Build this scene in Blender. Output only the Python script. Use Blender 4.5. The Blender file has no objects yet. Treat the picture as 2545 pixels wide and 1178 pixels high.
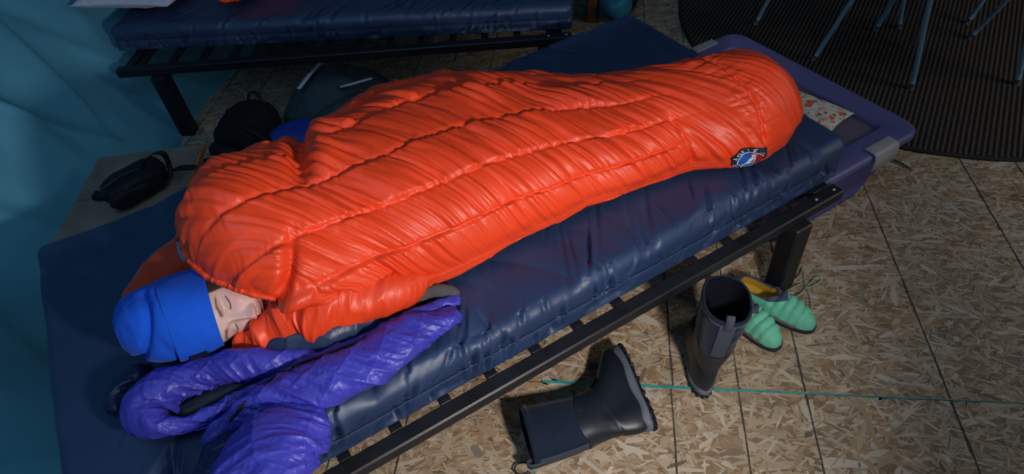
import bpy, math
import numpy as np
from mathutils import Matrix, Vector

# ------------------------------------------------------------------ camera
SC = bpy.context.scene
COL = SC.collection
PITCH, YAW, ROLL = 0.79127, -0.18795, 0.11722
FPX, CH = 1627.7, 1.6252
cp, sp_ = math.cos(PITCH), math.sin(PITCH)
cyw, syw = math.cos(YAW), math.sin(YAW)
fwd = np.array([cp*syw, cp*cyw, -sp_]); rgt = np.array([cyw, -syw, 0.]); dwn = np.cross(fwd, rgt)
cr, sr = math.cos(ROLL), math.sin(ROLL)
CAMR = np.array([cr*rgt+sr*dwn, -sr*rgt+cr*dwn, fwd])        # right, down, forward
cam = bpy.data.cameras.new('camera'); camo = bpy.data.objects.new('camera', cam); COL.objects.link(camo)
m = Matrix.Identity(4)
for i in range(3):
    m[i][0] = CAMR[0][i]; m[i][1] = -CAMR[1][i]; m[i][2] = -CAMR[2][i]
m[2][3] = CH
camo.matrix_world = m
cam.lens = 36*FPX/2545; cam.sensor_width = 36; cam.clip_start = 0.02
SC.camera = camo

# ------------------------------------------------------------------ world, lights, exposure
w = bpy.data.worlds.new('world'); SC.world = w; w.use_nodes = True
bg = w.node_tree.nodes['Background']; bg.inputs[0].default_value = (0.16, 0.36, 0.62, 1); bg.inputs[1].default_value = 0.085
def look_at(o, t):
    d = Vector(t)-o.location; o.rotation_euler = d.to_track_quat('-Z', 'Y').to_euler()
# the lamp held up beside the photographer, aimed at the sleeper
L = bpy.data.lights.new('hand_lamp', 'SPOT'); L.energy = 84; L.color = (1.0, 0.93, 0.90)
L.spot_size = math.radians(98); L.spot_blend = 1.0; L.shadow_soft_size = 0.07
lo = bpy.data.objects.new('hand_lamp', L); COL.objects.link(lo); lo.location = (0.58, -0.05, 1.22); look_at(lo, (-0.28, 0.98, 0.47))
# cool daylight coming down through the tent roof
A = bpy.data.lights.new('roof_daylight', 'AREA'); A.shape = 'RECTANGLE'; A.size = 1.2; A.size_y = 1.6; A.energy = 11; A.color = (0.42, 0.68, 1.0)
ao = bpy.data.objects.new('roof_daylight', A); COL.objects.link(ao); ao.location = (-0.9, .1, 2.7); look_at(ao, (-2.0, 1.5, .3))
# overcast daylight outside, glowing through the canvas wall
O_ = bpy.data.lights.new('outside_daylight', 'AREA'); O_.shape = 'RECTANGLE'; O_.size = 3.5; O_.size_y = 2.0; O_.energy = 60; O_.color = (.70, .86, 1.0)
oo_ = bpy.data.objects.new('outside_daylight', O_); COL.objects.link(oo_); oo_.location = (-4.2, .9, 2.6); look_at(oo_, (-2.0, 1.1, .5))
# unseen fill light added on the right to brighten chairs, rug and floor
D_ = bpy.data.lights.new('side_fill', 'AREA'); D_.shape = 'RECTANGLE'; D_.size = 1.2; D_.size_y = 2.0; D_.energy = 18; D_.color = (1.0, .95, .88)
do_ = bpy.data.objects.new('side_fill', D_); COL.objects.link(do_); do_.location = (3.3, 1.5, 1.9); look_at(do_, (1.5, 3.0, .1))
SC.view_settings.view_transform = 'Standard'; SC.view_settings.look = 'None'
SC.view_settings.exposure = 0.0; SC.view_settings.gamma = 1.0; SC.view_settings.use_curve_mapping = False

# ------------------------------------------------------------------ geometry helpers
def at(x, y, z):
    d = CAMR.T @ np.array([(x-1272.5)/FPX, (y-589)/FPX, 1.]); t = (z-CH)/d[2]
    return np.array([0, 0, CH])+d*t
PHI = 0.6521; BC = np.array([0.67975, 1.52693]); ZT = 0.463
BU = np.array([math.cos(PHI), math.sin(PHI)]); BN = np.array([-math.sin(PHI), math.cos(PHI)])
def W(u, v, z):                       # bed coordinates -> world
    u, v, z = np.broadcast_arrays(np.asarray(u, float), v, z)
    return np.stack([BC[0]+u*BU[0]+v*BN[0], BC[1]+u*BU[1]+v*BN[1], z], -1)

def _h(ix, iy, iz, seed):
    h = (ix.astype(np.int64)*374761393 + iy.astype(np.int64)*668265263 + iz.astype(np.int64)*2147483647 + seed*974634777) & 0xffffffff
    h = ((h ^ (h >> 13))*1274126177) & 0xffffffff
    h = ((h ^ (h >> 16))*2246822519) & 0xffffffff
    return ((h ^ (h >> 15)) & 0xffffff)/float(0xffffff)
def vn(x, y=0., z=0., seed=0):        # smooth value noise -1..1
    x, y, z = np.broadcast_arrays(np.asarray(x, float), np.asarray(y, float), np.asarray(z, float))
    ix, iy, iz = np.floor(x), np.floor(y), np.floor(z)
    fx, fy, fz = x-ix, y-iy, z-iz
    fx = fx**3*(fx*(6*fx-15)+10); fy = fy**3*(fy*(6*fy-15)+10); fz = fz**3*(fz*(6*fz-15)+10)
    r = 0
    for dx in (0, 1):
        for dy in (0, 1):
            for dz in (0, 1):
                r = r+_h(ix+dx, iy+dy, iz+dz, seed)*(fx if dx else 1-fx)*(fy if dy else 1-fy)*(fz if dz else 1-fz)
    return r*2-1
def fbm(x, y=0., z=0., seed=0, o=3):
    r, a, s = 0, 1., 0.
    for i in range(o):
        r = r+a*vn(np.asarray(x)*2**i, np.asarray(y)*2**i, np.asarray(z)*2**i, seed+i*17); s += a; a *= .5
    return r/s
def gs(x, s): return np.exp(-(x/s)**2)
def sstep(a, b, x):
    t = np.clip((x-a)/(b-a), 0, 1); return t*t*(3-2*t)

def mesh(name, V, F, mat, parent=None, smooth=True, col=None, uv=None):
    V = np.asarray(V, float).reshape(-1, 3)
    if parent is not None: V = V-np.array(parent.matrix_world.translation if parent.parent is None else ORG[parent.name])
    me = bpy.data.meshes.new(name)
    F = np.asarray(F) if not isinstance(F, list) else F
    if isinstance(F, np.ndarray):
        k = F.shape[1]; n = len(F)
        me.vertices.add(len(V)); me.vertices.foreach_set('co', V.astype(np.float32).ravel())
        me.loops.add(n*k); me.loops.foreach_set('vertex_index', F.astype(np.int32).ravel())
        me.polygons.add(n); me.polygons.foreach_set('loop_start', np.arange(0, n*k, k, dtype=np.int32))
        me.update(calc_edges=True)
    else:
        me.from_pydata([tuple(v) for v in V], [], F)
    me.validate(clean_customdata=False)
    if smooth: me.polygons.foreach_set('use_smooth', np.ones(len(me.polygons), bool))
    if col is not None:
        c = me.color_attributes.new('Col', 'FLOAT_COLOR', 'POINT'); cc = np.ones((len(V), 4), np.float32); cc[:, :3] = np.asarray(col).reshape(-1, 3)
        c.data.foreach_set('color', cc.ravel())
    if uv is not None:
        a = me.attributes.new('Fab', 'FLOAT_VECTOR', 'POINT'); u3 = np.zeros((len(V), 3), np.float32); u3[:, :2] = np.asarray(uv).reshape(-1, 2)
        a.data.foreach_set('vector', u3.ravel())
    if mat is not None: me.materials.append(mat)
    o = bpy.data.objects.new(name, me); COL.objects.link(o)
    if parent is not None: o.parent = parent
    ORG[o.name] = ORG[parent.name] if parent is not None else (0, 0, 0)
    return o
ORG = {}
def thing(name, loc, label=None, cat=None, group=None):
    o = bpy.data.objects.new(name, None); COL.objects.link(o); o.location = loc; o.empty_display_size = .05
    o.matrix_world = Matrix.Translation(Vector(loc)); ORG[o.name] = tuple(loc)
    if label: tag(o, label, cat, group)
    return o
def tag(o, label=None, cat=None, group=None, kind=None):
    if label: o['label'] = label
    if cat: o['category'] = cat
    if group: o['group'] = group
    if kind: o['kind'] = kind
    return o
def center(o):                         # move a top-level mesh's origin to the middle of its base
    me = o.data; n = len(me.vertices); a = np.empty(n*3, np.float32); me.vertices.foreach_get('co', a); a = a.reshape(-1, 3)
    c = (a.max(0)+a.min(0))/2; c[2] = a[:, 2].min(); me.vertices.foreach_set('co', (a-c).ravel()); o.location = c; me.update()
    o.matrix_world = Matrix.Translation(Vector(c)); ORG[o.name] = tuple(c)
    return o
def gridF(n, m, cu=False, cv=False, off=0):
    i = np.arange(n if cu else n-1); j = np.arange(m if cv else m-1)
    I, J = np.meshgrid(i, j, indexing='ij'); I2 = (I+1) % n; J2 = (J+1) % m
    return (np.stack([I*m+J, I2*m+J, I2*m+J2, I*m+J2], -1).reshape(-1, 4)+off)
def normals(P, cv=False):
    du = np.gradient(P, axis=0)
    if cv:
        dv = (np.roll(P, -1, 1)-np.roll(P, 1, 1))/2
    else: dv = np.gradient(P, axis=1)
    n = np.cross(du, dv); l = np.linalg.norm(n, axis=-1, keepdims=True)
    return n/np.maximum(l, 1e-9)
def joinM(parts):                      # [(V,F)] of quads
    Vs, Fs, o = [], [], 0
    for V, F in parts:
        V = np.asarray(V).reshape(-1, 3); Vs.append(V); Fs.append(np.asarray(F)+o); o += len(V)
    return np.concatenate(Vs), np.concatenate(Fs)
def spline(pts, n):
    pts = np.asarray(pts, float); d = np.r_[0, np.cumsum(np.linalg.norm(np.diff(pts[:, :3], axis=0), axis=1)**.5)]
    e = np.vstack([2*pts[0]-pts[1], pts, 2*pts[-1]-pts[-2]]); de = np.r_[2*d[0]-d[1], d, 2*d[-1]-d[-2]]
    x = np.linspace(0, d[-1], n); k = np.clip(np.searchsorted(d, x, side='right')-1, 0, len(pts)-2)
    p0, p1, p2, p3 = e[k], e[k+1], e[k+2], e[k+3]; h = (d[k+1]-d[k])[:, None]; t = ((x-d[k])[:, None])/h
    m1 = (p2-p0)/(de[k+2]-de[k])[:, None]*h; m2 = (p3-p1)/(de[k+3]-de[k+1])[:, None]*h
    return (2*t**3-3*t**2+1)*p1+(t**3-2*t**2+t)*m1+(-2*t**3+3*t**2)*p2+(t**3-t**2)*m2
def tube(path, n=80, m=32, rw=None, rh=None, cap0=.0, cap1=.0, floor=None, up=(0, 0, 1), sq=1.0):
    """path rows: x,y,z,halfwidth,halfheight -> ring grid (n,m,3), arc a, angle b. cap = rounded length at the end"""
    p = np.asarray(path, float)
    if p.shape[1] == 4: p = np.c_[p, p[:, 3]]
    q = spline(p, n); c = q[:, :3]; T = np.gradient(c, axis=0); T /= np.linalg.norm(T, axis=1, keepdims=True)
    upv = np.array(up, float); S = np.cross(T, upv); S /= np.maximum(np.linalg.norm(S, axis=1, keepdims=True), 1e-6); Up = np.cross(S, T)
    a = np.r_[0, np.cumsum(np.linalg.norm(np.diff(c, axis=0), axis=1))]
    k = np.ones(n)
    if cap0 > 0: k *= np.sqrt(np.clip(1-(1-np.clip(a/cap0, 0, 1))**2, 0.0004, 1))
    if cap1 > 0: k *= np.sqrt(np.clip(1-(1-np.clip((a[-1]-a)/cap1, 0, 1))**2, 0.0004, 1))
    th = np.linspace(0, 2*np.pi, m, endpoint=False)
    ct, st = np.cos(th), np.sin(th); ct = np.sign(ct)*np.abs(ct)**sq; st = np.sign(st)*np.abs(st)**sq
    P = c[:, None]+S[:, None]*(q[:, 3]*k)[:, None, None]*ct[None, :, None]+Up[:, None]*(q[:, 4]*k)[:, None, None]*st[None, :, None]
    if floor is not None:
        P[..., 2] = np.where(P[..., 2] < floor+.012, floor+.012*np.exp((P[..., 2]-floor-.012)/.05), P[..., 2])
    A_ = np.repeat(a[:, None], m, 1); B_ = np.repeat(th[None], n, 0)*q[:, 3:4]
    return P, A_, B_
def tubeF(P, caps=True):
    n, m = P.shape[:2]; V = P.reshape(-1, 3); F = gridF(n, m, False, True)[:, ::-1]
    if caps:
        V = np.vstack([V, P[0].mean(0), P[-1].mean(0)]); i = np.arange(m); j = (i+1) % m
        F = np.vstack([F, np.stack([np.full(m, n*m), i, j, j], -1)[:, [0, 1, 2, 3]], np.stack([np.full(m, n*m+1), (n-1)*m+j, (n-1)*m+i, (n-1)*m+i], -1)])
    return V, F
def tubeobj(name, path, mat, parent=None, n=60, m=16, disp=None, **k):
    P, a, b = tube(path, n, m, **k)
    if disp is not None: P = P+normals(P, True)*-disp(a, b)[..., None]
    V, F = tubeF(P)
    return qmesh(name, V, F, mat, parent, uv=np.vstack([np.stack([a, b], -1).reshape(-1, 2), [[0, 0], [0, 0]]]))
def qmesh(name, V, F, mat, parent=None, uv=None, col=None, smooth=True):
    """quads, degenerate ones become triangles"""
    F = np.asarray(F); tri = F[:, 2] == F[:, 3]
    if tri.any(): F = [tuple(f[:3]) if t else tuple(f) for f, t in zip(F.tolist(), tri)]
    return mesh(name, V, F, mat, parent, smooth, col, uv)
def boxV(lo, hi, bev=.004):
    """bevelled box as V,F lists"""
    lo, hi = np.array(lo, float), np.array(hi, float); b = min(bev, *(0.45*(hi-lo)))
    V = []; idx = {}
    for sx in (0, 1):
        for sy in (0, 1):
            for sz in (0, 1):
                s = np.array([sx, sy, sz]); corner = np.where(s, hi, lo); ins = np.where(s, -b, b)
                for ax in range(3):
                    p = corner+ins; p[ax] = corner[ax]; idx[(sx, sy, sz, ax)] = len(V); V.append(p)
    F = []
    for ax in range(3):
        o = [i for i in range(3) if i != ax]
        for s in (0, 1):
            def key(a, b_):
                t = [0, 0, 0]; t[ax] = s; t[o[0]] = a; t[o[1]] = b_; return tuple(t)
            q = [idx[key(*ab)+(ax,)] for ab in ((0, 0), (1, 0), (1, 1), (0, 1))]
            F.append(q)
            for a in (0,):
                pass
    # edge bevels
    for ax in range(3):
        o = [i for i in range(3) if i != ax]
        for a in (0, 1):
            for b_ in (0, 1):
                t0 = [0, 0, 0]; t0[o[0]] = a; t0[o[1]] = b_; t1 = list(t0); t1[ax] = 1
                F.append([idx[tuple(t0)+(o[0],)], idx[tuple(t1)+(o[0],)], idx[tuple(t1)+(o[1],)], idx[tuple(t0)+(o[1],)]])
    for sx in (0, 1):
        for sy in (0, 1):
            for sz in (0, 1): F.append([idx[(sx, sy, sz, 0)], idx[(sx, sy, sz, 1)], idx[(sx, sy, sz, 2)]])
    # consistent outward orientation
    V = np.array(V); c = V.mean(0); G = []
    for f in F:
        p = V[f]; n = np.cross(p[1]-p[0], p[2]-p[0]); G.append(f if n@(p.mean(0)-c) > 0 else f[::-1])
    return V, G
def boxobj(name, lo, hi, mat, parent=None, bev=.004, bed=False):
    V, F = boxV(lo, hi, bev)
    if bed: V = W(V[:, 0], V[:, 1], V[:, 2])
    return mesh(name, V, F, mat, parent, smooth=False)
def barobj(name, p0, p1, wd, hd, mat, parent=None, up=(0, 0, 1), bev=.003):
    p0, p1 = np.array(p0, float), np.array(p1, float); T = p1-p0; L_ = np.linalg.norm(T); T /= L_
    S = np.cross(T, up); S /= np.linalg.norm(S); U = np.cross(S, T)
    V, F = boxV((0, -wd/2, -hd/2), (L_, wd/2, hd/2), bev)
    return mesh(name, p0+V[:, :1]*T+V[:, 1:2]*S+V[:, 2:]*U, [f[::-1] for f in F] if np.linalg.det(np.array([T, S, U])) < 0 else F, mat, parent, smooth=False)
def copy_tree(o, parent=None):
    c = o.copy(); COL.objects.link(c)
    if parent: c.parent = parent
    ORG[c.name] = ORG.get(o.name, (0, 0, 0))
    for ch in o.children: copy_tree(ch, c)
    return c
def rbox(nx, ny, nz, half, r):
    """rounded box surface, grid faces: returns list of (P grid) centred at 0"""
    out = []
    h = np.array(half, float)
    def lin(L_, n):
        e = np.linspace(-1, 1, n); return e*L_
    for ax in range(3):
        o = [(ax+1) % 3, (ax+2) % 3]; ns = [(nx, ny, nz)[i] for i in o]
        A_, B_ = np.meshgrid(lin(h[o[0]], ns[0]), lin(h[o[1]], ns[1]), indexing='ij')
        for s in (-1, 1):
            P = np.zeros(A_.shape+(3,)); P[..., o[0]] = A_; P[..., o[1]] = B_; P[..., ax] = s*h[ax]
            rr_ = np.where(P[..., 2:] < 0, r*.35, r)
            inner = np.clip(P, -(h-rr_), h-rr_); d = P-inner; l = np.linalg.norm(d, axis=-1, keepdims=True)
            P = inner+d/np.maximum(l, 1e-9)*rr_
            out.append((P, d/np.maximum(l, 1e-9), s > 0))
    return out

# ------------------------------------------------------------------ materials
def mat(name, color, rough=.5, spec=.5, metal=0., noise=None, bump=None, attr=None, sheen=0., coat=0., sss=0., extra=None, trans=0., alpha=None):
    """noise: (scale, amount) colour mottling.  bump: list of (scale, strength, dist, stretch3, coord)"""
    M = bpy.data.materials.new(name); M.use_nodes = True; nt = M.node_tree; N = nt.nodes; P = N['Principled BSDF']; lk = nt.links.new
    P.inputs['Base Color'].default_value = (*color, 1); P.inputs['Roughness'].default_value = rough
    P.inputs['Specular IOR Level'].default_value = spec; P.inputs['Metallic'].default_value = metal
    if sheen: P.inputs['Sheen Weight'].default_value = sheen; P.inputs['Sheen Roughness'].default_value = .4
    if coat: P.inputs['Coat Weight'].default_value = coat; P.inputs['Coat Roughness'].default_value = .25
    if sss: P.inputs['Subsurface Weight'].default_value = sss; P.inputs['Subsurface Radius'].default_value = (.012, .005, .003); P.inputs['Subsurface Scale'].default_value = .5
    if trans: P.inputs['Transmission Weight'].default_value = trans
    tc = N.new('ShaderNodeTexCoord'); src = None
    if attr:
        a = N.new('ShaderNodeAttribute'); a.attribute_name = attr; src = a.outputs['Color']
    if noise:
        nz = N.new('ShaderNodeTexNoise'); nz.inputs['Scale'].default_value = noise[0]; nz.inputs['Detail'].default_value = 5
        lk(tc.outputs['Object'], nz.inputs['Vector'])
        mp = N.new('ShaderNodeMapRange'); mp.inputs[1].default_value = .3; mp.inputs[2].default_value = .7; mp.inputs[3].default_value = 1-noise[1]; mp.inputs[4].default_value = 1+noise[1]
        lk(nz.outputs['Fac'], mp.inputs[0])
        mx = N.new('ShaderNodeMix'); mx.data_type = 'RGBA'; mx.blend_type = 'MULTIPLY'; mx.inputs[0].default_value = 1
        mx.inputs['A'].default_value = (*color, 1)
        if src: lk(src, mx.inputs['A'])
        lk(mp.outputs[0], mx.inputs['B']); src = mx.outputs['Result']
    if src: lk(src, P.inputs['Base Color'])
    prev = None
    for b in (bump or []):
        sc, st, ds, stretch, coord = (list(b)+[None, None, None])[:5]
        nz = N.new('ShaderNodeTexNoise'); nz.inputs['Scale'].default_value = sc; nz.inputs['Detail'].default_value = 3
        if coord == 'Fab':
            a = N.new('ShaderNodeAttribute'); a.attribute_name = 'Fab'; v = a.outputs['Vector']
        else: v = tc.outputs['Object']
        if stretch:
            mp = N.new('ShaderNodeMapping'); mp.inputs['Scale'].default_value = stretch; lk(v, mp.inputs['Vector']); v = mp.outputs[0]
        lk(v, nz.inputs['Vector'])
        bp = N.new('ShaderNodeBump'); bp.inputs['Strength'].default_value = st; bp.inputs['Distance'].default_value = ds
        lk(nz.outputs['Fac'], bp.inputs['Height'])
        if prev: lk(prev, bp.inputs['Normal'])
        prev = bp.outputs[0]
    if prev: lk(prev, P.inputs['Normal'])
    return M
M = {}
M['orange'] = mat('orange_nylon', (.82, .060, .013), .44, .42, noise=(5, .10), bump=[(60, .5, .004, (1, .22, 1), 'Fab'), (160, .25, .001, (1, .5, 1), 'Fab')])
M['orange_matte'] = mat('orange_sleeve', (.55, .05, .015), .7, .3, sheen=.3, bump=[(300, .3, .001)])
M['lining'] = mat('teal_lining', (.10, .25, .34), .6)
M['navy'] = mat('navy_nylon', (.017, .039, .102), .48, .55, noise=(6, .12), bump=[(900, .2, .0006), (14, .25, .006)])
M['navy_cloth'] = mat('navy_ripstop', (.018, .034, .085), .38, .5, bump=[(40, .5, .004, None, None)])
M['seam'] = mat('navy_seam', (.035, .065, .16), .6)
M['black_wood'] = mat('black_painted_wood', (.010, .011, .014), .42, .4, noise=(20, .3), bump=[(60, .2, .001, (1, 8, 8), None)])
M['steel'] = mat('bolt_steel', (.55, .57, .6), .35, .5, 1.)
M['jacket'] = mat('indigo_nylon', (.046, .046, .40), .42, .4, noise=(8, .12), bump=[(55, .45, .004, (1, .5, 1), 'Fab'), (140, .25, .0015, None, 'Fab')])
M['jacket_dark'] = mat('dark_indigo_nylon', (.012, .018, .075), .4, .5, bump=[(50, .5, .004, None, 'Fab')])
M['zip'] = mat('black_zip', (.012, .012, .022), .5)
M['mesh'] = mat('charcoal_knit', (.085, .085, .088), .85, .2, bump=[(500, .8, .001)])
M['beanie'] = mat('blue_knit', (.012, .105, .66), .9, .1, sheen=.08, bump=[(700, .5, .0012, (1, 1, .3), None), (25, .3, .006)])
M['tag'] = mat('black_tag', (.008, .010, .02), .6)
M['skin'] = mat('skin', (.6, .4, .34), .48, .4, attr='Col', sss=.12, bump=[(600, .12, .0004)])
M['hair'] = mat('brown_hair', (.05, .03, .022), .5, .4, bump=[(300, .6, .001, (1, .1, 1), None)])
M['shirt'] = mat('black_base_layer', (.02, .02, .025), .8)
M['canvas'] = mat('teal_canvas', (.10, .36, .50), .65, .25, noise=(2.2, .12), bump=[(5, .12, .02), (500, .15, .0008)])
M['osb_base'] = mat('osb_base', (.30, .20, .115), .75, .25, noise=(30, .3), bump=[(80, .4, .002)])
M['flake'] = mat('osb_flake', (.4, .3, .2), .62, .3, attr='Col', bump=[(250, .35, .001)])
M['chalk'] = mat('chalk_line', (.075, .068, .062), .9, .1, noise=(160, .75))
M['sealer'] = mat('teal_edge_sealer', (.03, .36, .34), .6, noise=(40, .25))
M['rubber'] = mat('black_rubber', (.011, .016, .024), .42, .5, bump=[(30, .1, .003)])
M['neoprene'] = mat('navy_neoprene', (.008, .016, .034), .85, .2, sheen=.2, bump=[(600, .5, .0008)])
M['grey_rubber'] = mat('grey_midsole', (.13, .14, .18), .55, .4)
M['webbing'] = mat('grey_webbing', (.055, .065, .09), .8, .2, bump=[(500, .6, .0008)])
M['lug'] = mat('outsole', (.008, .010, .014), .6, .3)
M['inner'] = mat('boot_lining', (.006, .008, .012), .9, .1)
M['mint'] = mat('mint_ripstop', (.17, .62, .41), .55, .35, noise=(20, .08), bump=[(60, .3, .003)])
M['slip_grey'] = mat('slipper_collar', (.07, .085, .13), .75, .2, bump=[(500, .4, .0008)])
M['slip_sole'] = mat('slipper_sole', (.03, .035, .05), .7, .2)
M['slip_pink'] = mat('slipper_tape', (.30, .19, .19), .7)
M['yellow'] = mat('yellow_insole', (.55, .34, .02), .8)
M['cord'] = mat('pale_cord', (.34, .44, .30), .8, bump=[(900, .4, .0006)])
M['tote'] = mat('violet_plastic', (.075, .085, .42), .42, .5, noise=(3, .12), bump=[(25, .08, .003)])
M['tote_lid'] = mat('violet_lid', (.10, .10, .26), .45, .5, noise=(3, .15), bump=[(25, .08, .003)])
M['tote_panel'] = mat('lid_panel', (.115, .10, .135), .5, .4, noise=(6, .15))
M['latch'] = mat('grey_latch', (.33, .32, .33), .5, .4, noise=(10, .1))
M['chair'] = mat('blue_grey_metal', (.20, .36, .48), .45, .5, .2, noise=(20, .1))
M['chair_foot'] = mat('chair_foot', (.12, .12, .12), .8)
M['chair_brown'] = mat('chair_brace', (.10, .105, .11), .55)
M['wood'] = mat('plank_wood', (.24, .19, .15), .6, .3, noise=(8, .25), bump=[(20, .4, .004, (12, 1, 12), None)])
M['wood_edge'] = mat('plank_edge', (.42, .17, .05), .6, .3, noise=(25, .3))
M['black_nylon'] = mat('black_nylon', (.008, .009, .011), .6, .3, bump=[(40, .5, .004), (700, .4, .0006)])
M['white_tab'] = mat('white_tab', (.62, .66, .72), .6)
M['grey_coat'] = mat('slate_fabric', (.055, .085, .10), .75, .2, bump=[(30, .8, .01), (300, .3, .001)])
M['dark_coat'] = mat('dark_fabric', (.010, .012, .015), .8, .2, bump=[(25, .8, .012)])
M['royal'] = mat('royal_blue_fabric', (.015, .055, .40), .55, .4, bump=[(30, .6, .008)])
M['pillow'] = mat('white_cotton', (.50, .53, .66), .85, .2, sheen=.2, bump=[(18, .6, .012)])
M['teal_plastic'] = mat('teal_fabric', (.03, .24, .36), .55)
M['brown_leg'] = mat('brown_wood', (.20, .08, .03), .6, noise=(20, .25))

def translucent(m_, colr, fac):
    nt = m_.node_tree; N = nt.nodes; P = N['Principled BSDF']; T_ = N.new('ShaderNodeBsdfTranslucent'); T_.inputs['Color'].default_value = (*colr, 1); X_ = N.new('ShaderNodeMixShader'); X_.inputs[0].default_value = fac
    nt.links.new(P.outputs[0], X_.inputs[1]); nt.links.new(T_.outputs[0], X_.inputs[2]); nt.links.new(X_.outputs[0], N['Material Output'].inputs['Surface'])
translucent(M['canvas'], (.10, .34, .48), .2)
def rug_mat():
    m_ = mat('woven_rug', (.02, .015, .012), .85, .2); nt = m_.node_tree; N = nt.nodes; lk = nt.links.new; P = N['Principled BSDF']
    tc = N.new('ShaderNodeTexCoord')
    def wave(rot, sc, dist):
        mp = N.new('ShaderNodeMapping'); mp.inputs['Rotation'].default_value = (0, 0, rot); lk(tc.outputs['Object'], mp.inputs[0])
        wv = N.new('ShaderNodeTexWave'); wv.inputs['Scale'].default_value = sc; wv.inputs['Distortion'].default_value = dist; wv.inputs['Detail'].default_value = 1; wv.inputs['Detail Scale'].default_value = 2
        lk(mp.outputs[0], wv.inputs['Vector']); return wv.outputs['Fac']
    a, b = wave(.42, 17, .35), wave(.42+1.57, 24, .35)
    mu = N.new('ShaderNodeMath'); mu.operation = 'MULTIPLY'; lk(a, mu.inputs[0]); lk(b, mu.inputs[1])
    cr_ = N.new('ShaderNodeValToRGB'); cr_.color_ramp.elements[0].position = .25; cr_.color_ramp.elements[0].color = (.012, .010, .010, 1)
    cr_.color_ramp.elements[1].position = .7; cr_.color_ramp.elements[1].color = (.23, .165, .115, 1); lk(mu.outputs[0], cr_.inputs[0]); lk(cr_.outputs[0], P.inputs['Base Color'])
    bp = N.new('ShaderNodeBump'); bp.inputs['Strength'].default_value = .8; bp.inputs['Distance'].default_value = .004; lk(mu.outputs[0], bp.inputs['Height']); lk(bp.outputs[0], P.inputs['Normal'])
    return m_
M['rug'] = rug_mat()
def floral_mat():
    m_ = mat('floral_cotton', (.6, .6, .55), .8, .2, bump=[(30, .4, .006)]); nt = m_.node_tree; N = nt.nodes; lk = nt.links.new; P = N['Principled BSDF']
    tc = N.new('ShaderNodeTexCoord'); prev = None
    base = (.52, .52, .47, 1)
    for sc, colr, th, sd in ((26, (.62, .10, .05, 1), .30, 0.), (34, (.50, .30, .10, 1), .27, 3.1), (40, (.08, .14, .10, 1), .26, 7.3), (48, (.38, .06, .25, 1), .2, 11.7), (30, (.70, .28, .16, 1), .24, 17.)):
        mp = N.new('ShaderNodeMapping'); mp.inputs['Location'].default_value = (sd, sd*.7, sd*.3); lk(tc.outputs['Object'], mp.inputs[0])
        v = N.new('ShaderNodeTexVoronoi'); v.inputs['Scale'].default_value = sc; lk(mp.outputs[0], v.inputs['Vector'])
        nz = N.new('ShaderNodeTexNoise'); nz.inputs['Scale'].default_value = sc*5; lk(mp.outputs[0], nz.inputs['Vector'])
        ad = N.new('ShaderNodeMath'); ad.operation = 'MULTIPLY_ADD'; ad.inputs[1].default_value = .5; lk(nz.outputs['Fac'], ad.inputs[0]); lk(v.outputs['Distance'], ad.inputs[2])
        ls = N.new('ShaderNodeMath'); ls.operation = 'LESS_THAN'; ls.inputs[1].default_value = th+.25; lk(ad.outputs[0], ls.inputs[0])
        mx = N.new('ShaderNodeMix'); mx.data_type = 'RGBA'; mx.inputs['A'].default_value = base; mx.inputs['B'].default_value = colr
        if prev: lk(prev, mx.inputs['A'])
        lk(ls.outputs[0], mx.inputs[0]); prev = mx.outputs['Result']
    lk(prev, P.inputs['Base Color']); return m_
M['floral'] = floral_mat()

rng = np.random.default_rng(7)
# ================================================================== SETTING
# ---- floor of OSB panels
INCH = .022606; PX0 = -.1557; ROWY = [1.006-1.085*2, 1.006-1.085, 1.006, 1.006+1.085, 1.006+2.17, 1.006+3.255]
V, F = boxV((-3.2, -1.6, -.06), (4.4, 5.2, -.0235), .001)
floor = tag(mesh('floor', V, F, M['osb_base'], smooth=False), 'strand board floor with dark layout lines under the cots', 'floor', kind='structure')
for r in range(len(ROWY)-1):
    for c in range(-1, 2):
        x0 = PX0+c*96*INCH
        x1 = x0+96*INCH
        V, F = boxV((x0+.0012, ROWY[r]+.0012, -.0235), (x1-.0012, ROWY[r+1]-.0012, -.0012), .0015)
        pnl = mesh('osb_panel', V, F, M['osb_base'], floor, smooth=False)
        for k in (16, 24, 32, 48, 64, 72, 80):
            X = x0+k*INCH+rng.normal(0, .003)
            n = 26; yy = np.linspace(ROWY[r]+.004, ROWY[r+1]-.004, n); wob = fbm(yy*7, seed=r*31+k+c*7)*.0018; wd = .0021+.0012*vn(yy*30, seed=k)
            P = np.zeros((n, 2, 3)); P[:, 0, 0] = X+wob-wd; P[:, 1, 0] = X+wob+wd; P[..., 1] = yy[:, None]; P[..., 2] = .0003
            mesh('layout_line', P.reshape(-1, 3), gridF(n, 2)[:, ::-1], M['chalk'], pnl)
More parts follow.
